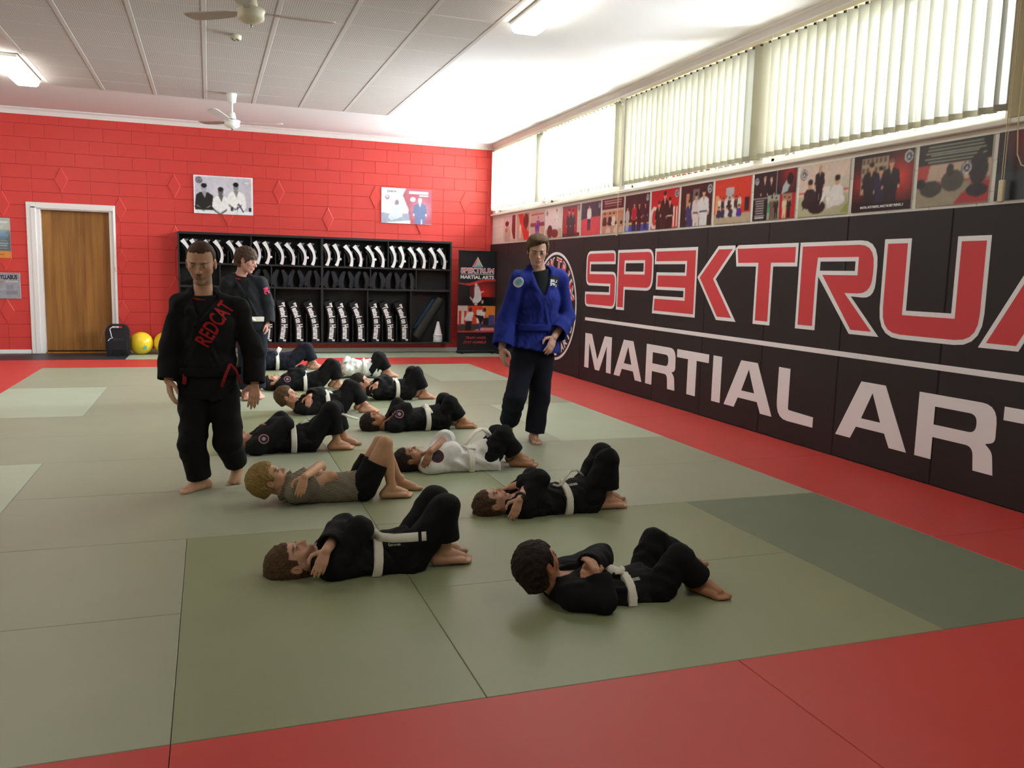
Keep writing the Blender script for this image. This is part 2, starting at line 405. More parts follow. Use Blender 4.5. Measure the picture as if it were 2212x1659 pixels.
dm = MB().add([(-0.1, 0, 0), (0, 0, -0.2), (0.1, 0, 0), (0, 0, 0.2), (-0.088, -0.009, 0), (0, -0.009, -0.176), (0.088, -0.009, 0), (0, -0.009, 0.176)],
              [(4, 5, 6, 7), (0, 1, 5, 4), (1, 2, 6, 5), (2, 3, 7, 6), (3, 0, 4, 7)]).mesh('diamond_block', 'red_paint')
for r_ in range(6):
    z = 2.65-0.4*r_
    for k in range(-2, 5):
        x = (-0.5 if r_ % 2 == 0 else 0.3)+1.6*k
        if x < -3.1 or x > 4.7 or hidden(x, z) or (-2.62 < x < -1.33 and z < 2.4) or (-0.4 < x < 3.95 and z < 1.85): continue
        if x > 4.0 and z < 1.9: continue
        mobj('diamond_block', dm, wall_back, (x, BY-0.0012, z))
# cornice and skirting
prof = [(0, 0), (0.0, -0.09), (0.014, -0.09), (0.022, -0.07), (0.045, -0.035), (0.075, -0.018), (0.09, -0.014), (0.09, 0)]
mb = MB(); n = len(prof)
mb.add([(x, BY-p, CZ+q) for x in (XL, WX) for p, q in prof], [(i, (i+1) % n, (i+1) % n+n, i+n) for i in range(n)]).build('trim_1', 'gloss_white', kind='structure')
MB().box(-1.2, 4.78, BY-0.016, BY, 0, 0.072, c=0.004).build('baseboard_back', 'gloss_white', kind='structure')
MB().box(-3.2, -2.60, BY-0.016, BY, 0, 0.062, c=0.004).build('baseboard_left', 'gloss_white', kind='structure')
# door
door = empty('door_1', (-1.93, BY, 0), kind='structure')
MB().box(-0.475, 0.475, 0.115, 0.155, 0.035, 2.195, c=0.003).build('door_leaf', 'door_veneer', door)
for nm, b_ in (('jamb', (-0.535, -0.475, 0.0, 0.17, 0, 2.23)), ('jamb', (0.475, 0.535, 0.0, 0.17, 0, 2.23)), ('door_head', (-0.475, 0.475, 0.0, 0.17, 2.195, 2.24))):
    MB().box(*b_, c=0.004).build(nm, 'gloss_white', door)
for nm, b_, b2 in (('architrave', (-0.66, -0.53, -0.02, 0.0, 0, 2.30), (-0.60, -0.53, -0.028, -0.018, 0, 2.235)), ('architrave', (0.53, 0.566, -0.02, 0.0, 0, 2.30), (0.53, 0.55, -0.026, -0.018, 0, 2.22)), ('architrave', (-0.53, 0.53, -0.02, 0.0, 2.22, 2.30), (-0.6, 0.55, -0.028, -0.016, 2.212, 2.26))):
    MB().box(*b_, c=0.005).box(*b2, c=0.004).build(nm, 'gloss_white', door)
MB().box(-0.475, 0.475, 0.0, 0.17, -0.02, 0.018, c=0.004).build('threshold', 'door_veneer', door)
MB().box(0.535, 0.556, -0.034, -0.026, 1.28, 1.36, c=0.003).build('strike_plate', 'cream_plastic', door)
MB().box(-2.6, -1.3, BY+0.17, BY+0.19, -0.04, 2.3).build('door_backing', 'dark_vinyl', door).location = (1.93, -BY, 0)

# ------------------------------------------------------------------ right wall: band, window openings, sill, pads
z0w, z1w = WIN_Z
rw = MB().box(WX, WX+0.2, YN-0.2, BY+0.2, -0.04, z0w).box(WX, WX+0.2, YN-0.2, BY+0.2, z1w, CZ)
edges = [YN-0.2]+[v for ab in WIN_Y for v in ab]+[BY+0.2]
for a, b_ in zip(edges[0::2], edges[1::2]): rw.box(WX, WX+0.2, a, b_, z0w, z1w)
wall_right = rw.build('wall_right', 'white_paint', kind='structure')
# painted blocks of the band that carries the prints
bm_ = {}
for z0, z1, off in ((1.88, 2.02, 0.0), (2.02, 2.22, 0.2), (2.22, 2.42, 0.0)):
    for k in range(8, 37):
        a = 0.4*k+off; b_ = a+0.4
        if b_ < 3.4 or a > BY-0.02: continue
        b_ = min(b_, BY-0.01); key = (round(b_-a, 3), z0)
        if key not in bm_: bm_[key] = MB().box(-0.004, 0.02, -(b_-a)/2+0.0025, (b_-a)/2-0.0025, z0+0.0025, z1-0.0025, c=0.003).mesh('block', 'white_paint')
        mobj('block', bm_[key], wall_right, (WX, (a+b_)/2, 0))
MB().box(WX-0.055, WX+0.06, 3.3, BY, 2.425, 2.462, c=0.006).build('trim_2', 'white_paint', kind='structure')
MB().box(WX-0.012, WX, 3.3, BY, 2.385, 2.425, c=0.003).build('trim_3', 'white_paint', kind='structure')
for k, (a, b_) in enumerate(WIN_Y):
    w = empty('window_%d' % (k+1), (WX+0.12, (a+b_)/2, z0w), kind='structure'); h = (b_-a)/2; H = z1w-z0w
    MB().box(-0.03, 0.03, -h, h, 0, 0.05, c=0.004).box(-0.03, 0.03, -h, h, H-0.05, H, c=0.004).box(-0.03, 0.03, -h, -h+0.05, 0, H, c=0.004).box(-0.03, 0.03, h-0.05, h, 0, H, c=0.004).build('window_frame', 'aluminium', w)
    for j in (-1, 1): MB().box(-0.02, 0.02, j*h/3-0.02, j*h/3+0.02, 0.05, H-0.05, c=0.004).build('mullion', 'aluminium', w)
    for j in range(3):
        c0 = -h+0.05 if j == 0 else -h/3+0.02 if j == 1 else h/3+0.02; c1 = -h/3-0.02 if j == 0 else h/3-0.02 if j == 1 else h-0.05
        MB().add([(0, c0, 0.05), (0, c1, 0.05), (0, c1, H-0.05), (0, c0, H-0.05)], [(0, 1, 2, 3)]).build('pane', 'window_glass', w)
MB().box(WX-0.02, WX, 1.5, 4.22, 2.47, 3.66, c=0.004).build('trim_4', 'beige_paint', kind='structure')
# pelmet board and ceiling cove over the windows
mb = MB(); prof = [(0, 0), (0, -0.12), (-0.016, -0.12), (-0.02, -0.06), (-0.05, -0.02), (-0.075, -0.012), (-0.075, 0)]; n = len(prof)
mb.add([(WX+p, y, CZ+q) for y in (1.5, BY-0.06) for p, q in prof], [(i, (i+1) % n, (i+1) % n+n, i+n) for i in range(n)]).build('trim_5', 'gloss_white', kind='structure')
# wall pads, one per metre
py = [0.5, 1.51, 2.52, 3.535, 4.55, 5.563, 6.575, 7.59, 8.6, 9.6, 10.66, 11.7, 12.72, 13.73, BY-0.005]
for a, b_ in zip(py[:-1], py[1:]):
    MB().box(WX-0.04, WX, a+0.0015, b_-0.0015, 0.0, 1.93, c=0.006).build('wall_pad', 'pad_black', wall_right)
# the unseen rest of the hall
MB().box(XL-0.2, XL, YN-0.2, BY+0.2, -0.04, CZ).build('wall_left', 'white_paint', kind='structure')
MB().box(XL, WX, YN-0.2, YN, -0.04, CZ).build('wall_near', 'white_paint', kind='structure')

# ------------------------------------------------------------------ ceiling
TX0, TX1, TY1, TP = -1.885, 2.50, 12.66, 0.6264
ceil = MB().box(XL-0.2, WX+0.2, YN-0.2, BY+0.2, CZ, CZ+0.12).build('ceiling', 'ceiling_paint', kind='structure')
tile = MB().box(-TP/2+0.0025, TP/2-0.0025, -TP/2+0.0025, TP/2-0.0025, -0.012, 0.0, c=0.002).mesh('ceiling_tile', 'acoustic_tile')
for i in range(7):
    for j in range(20):
        mobj('ceiling_tile', tile, ceil, (TX0+TP*(i+0.5), TY1-TP*(j+0.5), CZ-0.001))
strip = MB()
for i in range(8): strip = MB().box(TX0+TP*i-0.02, TX0+TP*i+0.02, TY1-20*TP, TY1, CZ-0.0158, CZ-0.012, c=0.0015); strip.build('cover_strip', 'strip_paint', ceil)
for j in range(21): MB().box(TX0, TX1, TY1-TP*j-0.017, TY1-TP*j+0.017, CZ-0.0148, CZ-0.012, c=0.001).build('cover_strip', 'strip_paint', ceil)
# ------------------------------------------------------------------ ceiling lights, fans, detector, blinds
mat('diffuser', 'fff6da', 0.4, 0.3, emit=('fffcf4', 14.5))
mat('light_white', 'e8e4da', 0.45, 0.4)
def ceiling_light(x, y0, y1, label):
    t = empty('ceiling_light', (x, (y0+y1)/2, CZ), label=label, cat='ceiling light', group='fluorescent ceiling lights'); L = (y1-y0)/2
    MB().box(-0.15, 0.15, -L, L, -0.03, -0.001, c=0.006).build('tray', 'light_white', t)
    prof = [(-0.14, -0.03), (-0.125, -0.075), (-0.10, -0.092), (0.10, -0.092), (0.125, -0.075), (0.14, -0.03)]; n = len(prof)
    mb = MB().add([(p, y, q) for y in (-L+0.012, L-0.012) for p, q in prof], [(i, i+1, i+1+n, i+n) for i in range(n-1)]+[tuple(range(n)), tuple(range(2*n-1, n-1, -1))])
    mb.build('diffuser', 'diffuser', t)
    for s in (-1, 1):
        MB().box(-0.145, 0.145, s*L-(0.012 if s > 0 else 0), s*L+(0.012 if s < 0 else 0), -0.04, -0.028, c=0.003).build('end_cap', 'light_white', t)
ceiling_light(2.76, 6.25, 7.62, 'lit fluorescent batten beside the window wall')
ceiling_light(-2.10, 11.0, 12.42, 'lit fluorescent batten above the wooden door')
ceiling_light(-2.10, 5.9, 7.3, 'added fluorescent fill batten over the open floor, out of view')  # unseen battens from here on are added as fill light
ceiling_light(-2.10, 0.9, 2.3, 'added unseen fluorescent fill batten over the viewpoint, door side')
ceiling_light(2.76, 1.0, 2.4, 'added unseen fluorescent fill batten over the viewpoint, window side')

mat('fan_blade', 'b5aca6', 0.5, 0.4)
def fan(x, y, phase, label, cream_body):
    t = empty('ceiling_fan', (x, y, CZ), label=label, cat='ceiling fan', group='ceiling fans'); m = 'fan_cream' if cream_body else 'white_enamel'  # flag gives cream fittings in place of white enamel
    MB().lathe([(0.045, -0.125), (0.052, -0.12), (0.068, -0.012), (0.066, -0.001)], 28).build('canopy', m, t, True)
    MB().lathe([(0.014, -0.27), (0.014, -0.12)], 16).build('down_rod', m, t, True)
    MB().lathe([(0.05, -0.335), (0.05, -0.32), (0.042, -0.268), (0.036, -0.25), (0.015, -0.248)], 24).build('motor_collar', m, t, True)
    MB().lathe([(0.047, -0.35), (0.047, -0.333)], 20).build('gap_ring', 'black_plastic', t, True)
    MB().lathe([(0.02, -0.455), (0.06, -0.445), (0.094, -0.425), (0.098, -0.41), (0.096, -0.378), (0.106, -0.366), (0.106, -0.352), (0.05, -0.347)], 32).build('motor_housing', m, t, True)
    MB().lathe([(0.004, -0.482), (0.009, -0.475), (0.009, -0.462), (0.014, -0.46), (0.014, -0.452)], 14).build('finial', 'chrome', t, True)
    for k in range(3):
        a = phase+k*2*math.pi/3; M = Matrix.Rotation(a, 4, 'Z') @ Matrix.Translation((0, 0, -0.365)) @ Matrix.Rotation(math.radians(9), 4, 'X')
        st = [(0.10, 0.022), (0.16, 0.028), (0.21, 0.05), (0.40, 0.062), (0.58, 0.066), (0.63, 0.058), (0.655, 0.03)]
        vs = []; fs = []
        for r_, hw in st:
            for s_, zz in ((-hw, -0.004), (hw, -0.004), (hw, 0.004), (-hw, 0.004)): vs.append(M @ Vector((r_, s_, zz-0.03*max(0, r_-0.3)*0+0.035*(r_/0.65)**2)))
        q = len(st)
        for i in range(q-1):
            for j in range(4): fs.append((i*4+j, i*4+(j+1) % 4, (i+1)*4+(j+1) % 4, (i+1)*4+j))
        fs += [(3, 2, 1, 0), tuple(range((q-1)*4, q*4))]
        MB().add(vs, fs).build('blade', 'fan_blade', t)
mat('fan_cream', 'cfc8ad', 0.4, 0.4)
fan(0.32, 12.12, 0.12, 'white ceiling fan hanging near the red block wall', False)
fan(0.33, 6.95, 0.25, 'cream ceiling fan cut off by the top edge of the picture', True)
t = empty('smoke_detector', (0.285, 9.12, CZ-0.012), label='small round cream smoke detector on the tiled ceiling', cat='smoke detector')
MB().lathe([(0.03, -0.042), (0.052, -0.038), (0.056, -0.03), (0.056, -0.001)], 28).build('housing', 'fan_cream', t, True)
for k in range(4):
    a = k*math.pi/2+0.4; MB().box(-0.012, 0.012, -0.004, 0.004, -0.046, -0.04, M=Matrix.Translation((0.03*math.cos(a), 0.03*math.sin(a), 0)) @ Matrix.Rotation(a+1.57, 4, 'Z')).build('vent_slot', 'black_plastic', t)

def vane_mesh(w=0.127, h=1.0, bow=0.006):
    mb = MB(); n = 6; vs = []; fs = []
    for j, z in enumerate((0, 0.03, -h)):
        pass
    zs = [0, -0.35*h, -0.7*h, -h+0.05, -h]
    for z in zs:
        for i in range(n+1):
            s = i/n*2-1; vs.append((bow*(1-s*s), s*w/2, z))
    for j in range(len(zs)-1):
        for i in range(n): a = j*(n+1)+i; fs.append((a, a+1, a+n+2, a+n+1))
    return mb.add(vs, fs).mesh('vane', 'blind_fabric', True)
VANE = vane_mesh(h=WIN_Z[1]-WIN_Z[0]-0.02)
WEIGHT = MB().box(-0.002, 0.006, -0.055, 0.055, -1.018, -0.975, c=0.001).mesh('weight_pocket', 'blind_fabric')
HOOK = MB().box(-0.004, 0.004, -0.012, 0.012, -0.005, 0.025).mesh('hanger', 'black_plastic')
groups = [(4.18, 6.69, 'vertical blind over the window nearest the viewpoint'), (6.70, 9.62, 'vertical blind second from the viewpoint, above the mural letters'), (9.70, 12.24, 'vertical blind third from the viewpoint, washed out by daylight'), (12.38, 14.66, 'vertical blind in the far corner, against the red wall')]
for gi, (a, b_, lab) in enumerate(groups):
    t = empty('vertical_blind', (WX-0.03, (a+b_)/2, WIN_Z[1]+0.03), label=lab, cat='blind', group='vertical blinds on the window wall')
    MB().box(-0.02, 0.02, a-(a+b_)/2, b_-(a+b_)/2, 0.0, 0.035, c=0.004).build('headrail', 'cream_plastic', t)
    nv = max(2, int(round((b_-a)/0.121)))
    for k in range(nv):
        y = a+(b_-a)*(k+0.5)/nv-(a+b_)/2
        ang = math.radians((26, 26, -74, -80)[gi]+rnd.uniform(-4, 4))
        if gi == 1 and k == nv-1: ang = math.radians(-8)
        v = mobj('vane', VANE, t, (0, y, -0.012)); v.rotation_euler = (0, 0, ang)
        w = mobj('weight_pocket', WEIGHT, v); mobj('hanger', HOOK, v)
    # bottom link chain
    zc_ = -(WIN_Z[1]-WIN_Z[0])-0.02
    pts = []
    for k in range(nv*2+1):
        y = a+(b_-a)*k/(2*nv)-(a+b_)/2; pts.append((-0.035, y, zc_+(0.0 if k % 2 else 0.018)))
    MB().tube(pts, 0.0016, 5).build('link_chain', 'cream_plastic', t)
# cord weights hanging below the blinds
for yc, z in ((4.17, 1.98), (9.63, 1.955)):
    t = empty('pull_weight', (WX-0.06, yc, z), label='cream cord weight hanging from the near end of a blind' if yc < 5 else 'cream cord weight hanging between the far prints', cat='pull weight', group='blind pull weights')
    MB().box(-0.012, 0.012, -0.02, 0.02, -0.04, 0.10, c=0.005).build('weight', 'cream_plastic', t)
    MB().tube([(0, -0.008, 0.09), (0, -0.008, 1.5)], 0.0025, 6).build('cord', 'cream_plastic', t)
    MB().tube([(0, 0.008, 0.09), (0, 0.008, 1.5)], 0.0025, 6).build('cord', 'cream_plastic', t)
t = empty('blind_chain', (WX-0.055, 4.0, 2.1), label='looped control chain hanging in front of the dark print', cat='blind chain')
MB().tube([(0, 0.10, 1.45), (0, 0.10, 0.3), (0, 0.085, 0.13), (0, 0.05, 0.06), (0, 0.0, 0.04), (0, -0.04, 0.08), (0, -0.055, 0.2), (0, -0.055, 1.45)], 0.004, 6).build('chain_loop', 'cream_plastic', t)
# ------------------------------------------------------------------ lettering printed on the wall pads (u runs along the wall, away from the far corner)
U0 = 10.55
def on_pads(u, v, h): return (WX-0.0402-h, U0-u, v)
def letter(parent, loops, inset=0.034, red=True, fill=None):
    outer = [ccw(rounded(loops[0]))]+[ccw(rounded(l))[::-1] for l in loops[1:]]
    if not red:
        MB().flat(outer, on_pads, 0.0012).build('letter', 'print_white', parent); return
    o = MB().flat(outer, on_pads, 0.0010).build('letter', 'print_white', parent)
    MB().flat([ccw(rounded(fill))] if fill else [offset_poly(l, inset) for l in outer], on_pads, 0.0022).build('letter_fill', 'print_red', o)
mural = empty('wall_lettering', (0, 0, 0), label='large red and white lettering printed across the black wall pads', cat='wall lettering')
T, B = 1.737, 1.003
R8 = [
 [[(0.015, T, .13), (0.885, T, .10), (0.885, 1.565), (0.155, 1.565), (0.155, 1.47), (0.925, 1.47, .12), (0.925, B, .13), (0.0, B, .12), (0.0, 1.20), (0.73, 1.21), (0.73, 1.285), (0.015, 1.285, .12)]],
 [[(0.945, T), (1.855, T, .14), (1.86, 1.255, .16), (1.165, 1.255), (1.165, B), (0.945, B)], [(1.165, 1.575), (1.62, 1.575), (1.62, 1.475), (1.165, 1.475)]],
 [[(1.885, T), (2.785, T), (2.79, B), (1.872, B), (1.885, 1.205), (2.54, 1.205), (2.54, 1.275), (1.935, 1.275), (1.935, 1.47), (2.55, 1.47), (2.55, 1.56), (1.885, 1.56)]],
 [[(2.80, 1.425), (3.165, T), (3.50, T), (3.145, 1.41), (3.53, B), (3.19, B)]],
 [[(3.455, T), (4.395, T), (4.395, 1.535), (4.06, 1.535), (4.06, B), (3.805, B), (3.805, 1.535), (3.49, 1.535)]],
 [[(4.42, T), (5.34, T, .2), (5.33, 1.29, .2), (5.075, 1.30), (5.405, B), (5.085, B), (4.675, 1.452), (4.675, B), (4.42, B)], [(4.69, 1.575), (5.10, 1.575), (5.10, 1.50), (4.69, 1.50)]],
 [[(5.395, T), (5.655, T), (5.655, 1.215), (6.06, 1.215), (6.06, T), (6.325, T), (6.325, B, .22), (5.395, B, .22)]],
 [[(6.30, B), (6.74, T), (7.02, T), (7.12, 1.42), (7.26, T), (7.62, T), (7.62, B), (7.36, B), (7.36, 1.45), (7.22, B), (7.02, B), (6.86, 1.45), (6.60, B)]],
]
R_FILL = [(4.454, 1.703), (5.30, 1.703, .17), (5.295, 1.325, .17), (5.00, 1.325), (5.325, 1.037), (5.10, 1.037), (4.725, 1.466), (5.134, 1.466), (5.134, 1.609), (4.655, 1.609), (4.641, 1.45), (4.641, 1.037), (4.454, 1.037)]
for k, L in enumerate(R8): letter(mural, L, fill=R_FILL if k == 5 else None)
MB().box(WX-0.0416, WX-0.04, U0-7.65, U0-0.03, 0.815, 0.857).build('rule', 'print_white', mural)
t_, b_ = 0.645, 0.182
def A_(u0, u1, s=0.29):
    m = (u0+u1)/2; w = u1-u0; q = w*0.2
    return [[(u0, b_), (m-w*.17, t_), (m+w*.17, t_), (u1, b_), (u1-w*.225, b_), (u1-w*.30, b_+.10), (u0+w*.30, b_+.10), (u0+w*.225, b_)], [(m, t_-.075), (m-w*.135, b_+.175), (m+w*.135, b_+.175)]]
def R_(u0, u1):
    w = u1-u0
    return [[(u0, b_), (u0, t_), (u1-.01, t_, .14), (u1-.005, b_+.215, .12), (u1-.12*w, b_+.195), (u1-.02, b_+.15, .05), (u1, b_), (u1-.235*w, b_), (u1-.26*w, b_+.16, .06), (u0+.225*w, b_+.16), (u0+.225*w, b_)], [(u0+.225*w, t_-.085), (u1-.24*w, t_-.085, .06), (u1-.24*w, b_+.25, .06), (u0+.225*w, b_+.25)]]
def T_(u0, u1):
    m = (u0+u1)/2; return [[(u0, t_), (u1, t_), (u1, t_-.088), (m+.085, t_-.088), (m+.085, b_), (m-.085, b_), (m-.085, t_-.088), (u0, t_-.088)]]
W2 = [[[(0.06, b_), (0.06, t_), (0.27, t_), (0.465, b_+.14), (0.66, t_), (0.87, t_), (0.87, b_), (0.735, b_), (0.735, t_-.12), (0.53, b_), (0.40, b_), (0.195, t_-.12), (0.195, b_)]],
      A_(0.955, 1.695), R_(1.785, 2.455), T_(2.475, 3.105), [[(3.185, b_), (3.185, t_), (3.34, t_), (3.34, b_)]], A_(3.41, 4.178), [[(4.24, t_), (4.40, t_), (4.40, b_+.10, .02), (4.737, b_+.088), (4.737, b_), (4.24, b_, .16)]],
      A_(5.018, 5.77), R_(5.848, 6.505), T_(6.545, 7.17)]
for L in W2: letter(mural, L, red=False)

# round emblem on the pads
EC = (U0-11.61, 0.955)
emb = empty('wall_emblem', (0, 0, 0), label='round white ringed emblem printed on the pads behind the person in blue', cat='wall emblem')
def circ(r, n=64, c=EC): return [(c[0]+r*math.cos(2*math.pi*k/n), c[1]+r*math.sin(2*math.pi*k/n)) for k in range(n)]
MB().flat([circ(0.79), circ(0.752)[::-1]], on_pads, 0.0012).build('outer_ring', 'print_white', emb)
MB().flat([circ(0.475)], on_pads, 0.0012).build('inner_disc', 'print_white', emb)
def arc_text(mbw, s, r, a0, a1, h, wch, flip=False, bold=0.03, squash=1.0):
    n = len(s)
    for k, ch in enumerate(s):
        if ch == ' ': continue
        a = a0+(a1-a0)*(k+0.5)/n; ca, sa = math.cos(a), math.sin(a)
        def to3(u, v, hh, ca=ca, sa=sa):
            rr = r+(v if not flip else -v); tx = u if not flip else -u
            return on_pads(EC[0]+rr*ca+tx*sa, EC[1]+rr*sa-tx*ca, 0.0012+hh)
        text_mb(mbw, ch, to3, h, width=wch*(1 if ch not in 'I1' else .35), bold=bold, center=True, h0=0.0005)
for ch_i, (bd, mm, h0) in enumerate(((0.06, 'print_white', 0.0), (0.0, 'print_red', 0.001))):
    mb = MB(); arc_text(mb, 'SPEKTRUM', 0.525, math.radians(172), math.radians(8), 0.185, 0.21, bold=bd)
    for i, v in enumerate(mb.v): mb.v[i] = (v[0]-h0, v[1], v[2])
    mb.build('arched_lettering', mm, emb)
mb = MB(); arc_text(mb, 'MARTIAL ARTS', 0.715, math.radians(200), math.radians(340), 0.125, 0.115, flip=True, bold=0.03); mb.build('arched_lettering', 'print_white', emb)
def tri_logo(parent, c, R, to3, lift=0.0015, cols=('print_red', 'print_blue', 'logo_yellow'), rim='logo_grey'):
    P = [(c[0]+R*math.cos(a), c[1]+R*math.sin(a)) for a in (math.radians(90), math.radians(210), math.radians(330))]
    q = [tuple(Vector(c)+(Vector(p)-Vector(c))*0.30) for p in P]
    MB().flat([ccw(P)], lambda u, v, h: to3(u, v, lift), 0).build('logo_ground', rim, parent)
    for k in range(3):
        a, b2, qa, qb = P[k], P[(k+1) % 3], q[k], q[(k+1) % 3]
        poly = [tuple(Vector(c)+(Vector(p)-Vector(c))*0.90) for p in (a, b2)]+[tuple(Vector(c)+(Vector(p)-Vector(c))*1.15) for p in (qb,)]
        MB().flat([ccw(poly)], lambda u, v, h: to3(u, v, lift+0.0008), 0).build('logo_facet', cols[k], parent)
mat('logo_yellow', 'c9c27c', 0.5, 0.3); mat('logo_grey', 'b9bcbf', 0.5, 0.3)
tri_logo(emb, (EC[0], EC[1]-0.05), 0.40, on_pads)

# ------------------------------------------------------------------ flat prints: a small painter that fills colour grids
attr_mat('photo_print', 0.28, 0.45)
class Can:
    def __init__(s, w, h, bg, n=96):
        s.a = w/h; s.nx = n; s.ny = max(8, int(n/s.a)); s.w, s.h = w, h
        yy, xx = np.mgrid[0:s.ny, 0:s.nx]; s.x = xx/(s.nx-1)*s.a; s.y = 1-yy/(s.ny-1)      # y down, x in units of height
        s.c = np.zeros((s.ny, s.nx, 3)); s.c[:] = s.col(bg)
    def col(s, c): return np.array([int(c[i:i+2], 16)/255 for i in (0, 2, 4)]) if isinstance(c, str) else np.array(c)
    def put(s, m, c, al=1.0): s.c[m] = s.c[m]*(1-al)+s.col(c)*al; return s
    def rect(s, x0, y0, x1, y1, c, al=1.0): return s.put((s.x >= x0) & (s.x <= x1) & (s.y >= y0) & (s.y <= y1), c, al)
    def ell(s, cx, cy, rx, ry, c, al=1.0): return s.put(((s.x-cx)/rx)**2+((s.y-cy)/ry)**2 <= 1, c, al)
    def glow(s, cx, cy, r, c, k=1.0):
        g = np.clip(1-np.hypot(s.x-cx, s.y-cy)/r, 0, 1)[..., None]*k; s.c = s.c*(1-g)+s.col(c)*g; return s
    def poly(s, pts, c, al=1.0):
        ins = np.zeros(s.x.shape, bool); n = len(pts)
        for i in range(n):
            (x1, y1), (x2, y2) = pts[i-1], pts[i]
            cond = ((y1 > s.y) != (y2 > s.y))
            with np.errstate(divide='ignore', invalid='ignore'): xi = (x2-x1)*(s.y-y1)/(y2-y1+1e-12)+x1
            ins ^= cond & (s.x < xi)
        return s.put(ins, c, al)
    def line(s, x0, y0, x1, y1, w, c):
        d = np.array([x1-x0, y1-y0]); L = max(np.hypot(*d), 1e-6); t = np.clip(((s.x-x0)*d[0]+(s.y-y0)*d[1])/L**2, 0, 1)
        return s.put(np.hypot(s.x-x0-t*d[0], s.y-y0-t*d[1]) < w/2, c)
    def badge(s, x, y, r):
        s.ell(x, y, r, r, '2b2b2e'); s.ell(x, y, r*.9, r*.9, 'd9d9d9'); s.ell(x, y, r*.62, r*.62, '3a3a3e'); s.poly([(x, y-r*.45), (x-r*.4, y+r*.3), (x+r*.4, y+r*.3)], 'c9c9cc'); return s
    def man(s, x, y, h, coat, skin='c99a7a', hair='2a1d16', trousers=None, belt=None, wd=1.0):
        """standing figure, y = top of head, h = height"""
        u = h/7.2; tr = trousers or coat
        s.poly([(x-.95*u*wd, y+3.6*u), (x+.95*u*wd, y+3.6*u), (x+.9*u*wd, y+7.2*u), (x+.15*u, y+7.2*u), (x, y+4.6*u), (x-.15*u, y+7.2*u), (x-.9*u*wd, y+7.2*u)], tr)
        s.poly([(x-.45*u, y+1.15*u), (x+.45*u, y+1.15*u), (x+1.15*u*wd, y+1.5*u), (x+1.4*u*wd, y+3.4*u), (x+.9*u*wd, y+4.2*u), (x-.9*u*wd, y+4.2*u), (x-1.4*u*wd, y+3.4*u), (x-1.15*u*wd, y+1.5*u)], coat)
        s.poly([(x-.3*u, y+1.1*u), (x+.3*u, y+1.1*u), (x, y+2.0*u)], skin)
        s.ell(x, y+.55*u, .42*u, .58*u, skin); s.ell(x, y+.25*u, .45*u, .33*u, hair)
        for d in (-1, 1): s.ell(x+d*1.2*u*wd, y+3.6*u, .2*u, .28*u, skin)
        if belt: s.rect(x-.95*u*wd, y+3.2*u, x+.95*u*wd, y+3.45*u, belt)
        return s
    def seat(s, x, y, h, coat, skin='c99a7a', hair='2a1d16'):
        u = h/3.6
        s.ell(x, y+2.9*u, 1.5*u, .75*u, coat); s.poly([(x-.5*u, y+1.1*u), (x+.5*u, y+1.1*u), (x+1.1*u, y+1.6*u), (x+1.1*u, y+3.2*u), (x-1.1*u, y+3.2*u), (x-1.1*u, y+1.6*u)], coat)
        s.ell(x, y+.55*u, .45*u, .6*u, skin); s.ell(x, y+.25*u, .48*u, .35*u, hair); return s
    def lines(s, x0, x1, y, n, dy, w, c, seed=1):
        r_ = random.Random(seed)
        for k in range(n): m_ = r_.uniform(0, .25)*(x1-x0); s.rect(x0+m_/2, y+k*dy, x1-m_/2, y+k*dy+w, c)
        return s
    def mesh(s, name, to3):
        me = bpy.data.meshes.new(name); W, H = s.nx, s.ny
        U = s.x/s.a*s.w; V = s.y*s.h     # metres from the lower-left corner
        # screen x -> u, y up
        idx = np.arange(W*H).reshape(H, W)
        P = np.array([to3(u, v) for u, v in zip(U.ravel(), (1-s.y).ravel()*s.h)], dtype=np.float32)
        q = np.stack([idx[:-1, :-1], idx[:-1, 1:], idx[1:, 1:], idx[1:, :-1]], -1).reshape(-1, 4)
        me.from_pydata(P.tolist(), [], q.tolist())
        at = me.color_attributes.new('Col', 'FLOAT_COLOR', 'POINT')
        r_ = np.random.RandomState(W*7+int(s.c.sum()*13) % 9999); nn = r_.normal(size=(H//4+2, W//4+2)); nn = np.kron(nn, np.ones((4, 4)))[:H, :W]
        for _ in range(2): nn = (nn+np.roll(nn, 1, 0)+np.roll(nn, -1, 0)+np.roll(nn, 1, 1)+np.roll(nn, -1, 1))/5
        cc = np.pad(s.c, ((1, 1), (1, 1), (0, 0)), 'edge'); cc = (cc[1:-1, 1:-1]*2+cc[:-2, 1:-1]+cc[2:, 1:-1]+cc[1:-1, :-2]+cc[1:-1, 2:])/6
        c = np.clip(cc*(1+.02*nn[..., None]), 0, 1); l_ = np.where(c <= 0.04045, c/12.92, ((c+0.055)/1.055)**2.4)
        at.data.foreach_set('color', np.concatenate([l_.reshape(-1, 3), np.ones((W*H, 1))], 1).astype(np.float32).ravel())
        me.materials.append(MATS['photo_print']); me.update(); return me
mat('print_board', 'dcdad6', 0.5, 0.4)
def side_print(k, y1, y0, zt, zb, can, label, name='photo_print', texts=()):
    """board on the right wall; y1 is its far edge"""
    t = empty(name, (WX-0.004, (y0+y1)/2, (zt+zb)/2), label=label, cat='photo print', group='photo prints under the windows')
    w, h = y1-y0, zt-zb
    MB().box(-0.008, 0.0, -w/2, w/2, -h/2, h/2, c=0.001).build('board', 'print_board', t)
    p = mobj('image', can.mesh('image', lambda u, v: (-0.0088, w/2-u, v-h/2)), t)
    for (s_, u, v, hh, wd, c) in texts:
        mb = MB(); text_mb(mb, s_, lambda a, b2, q: (-0.0094, w/2-u-a, v+b2-h/2), hh, width=wd, bold=0.03); mb.build('caption', c, t)
SW, SH = 0.612, 0.432
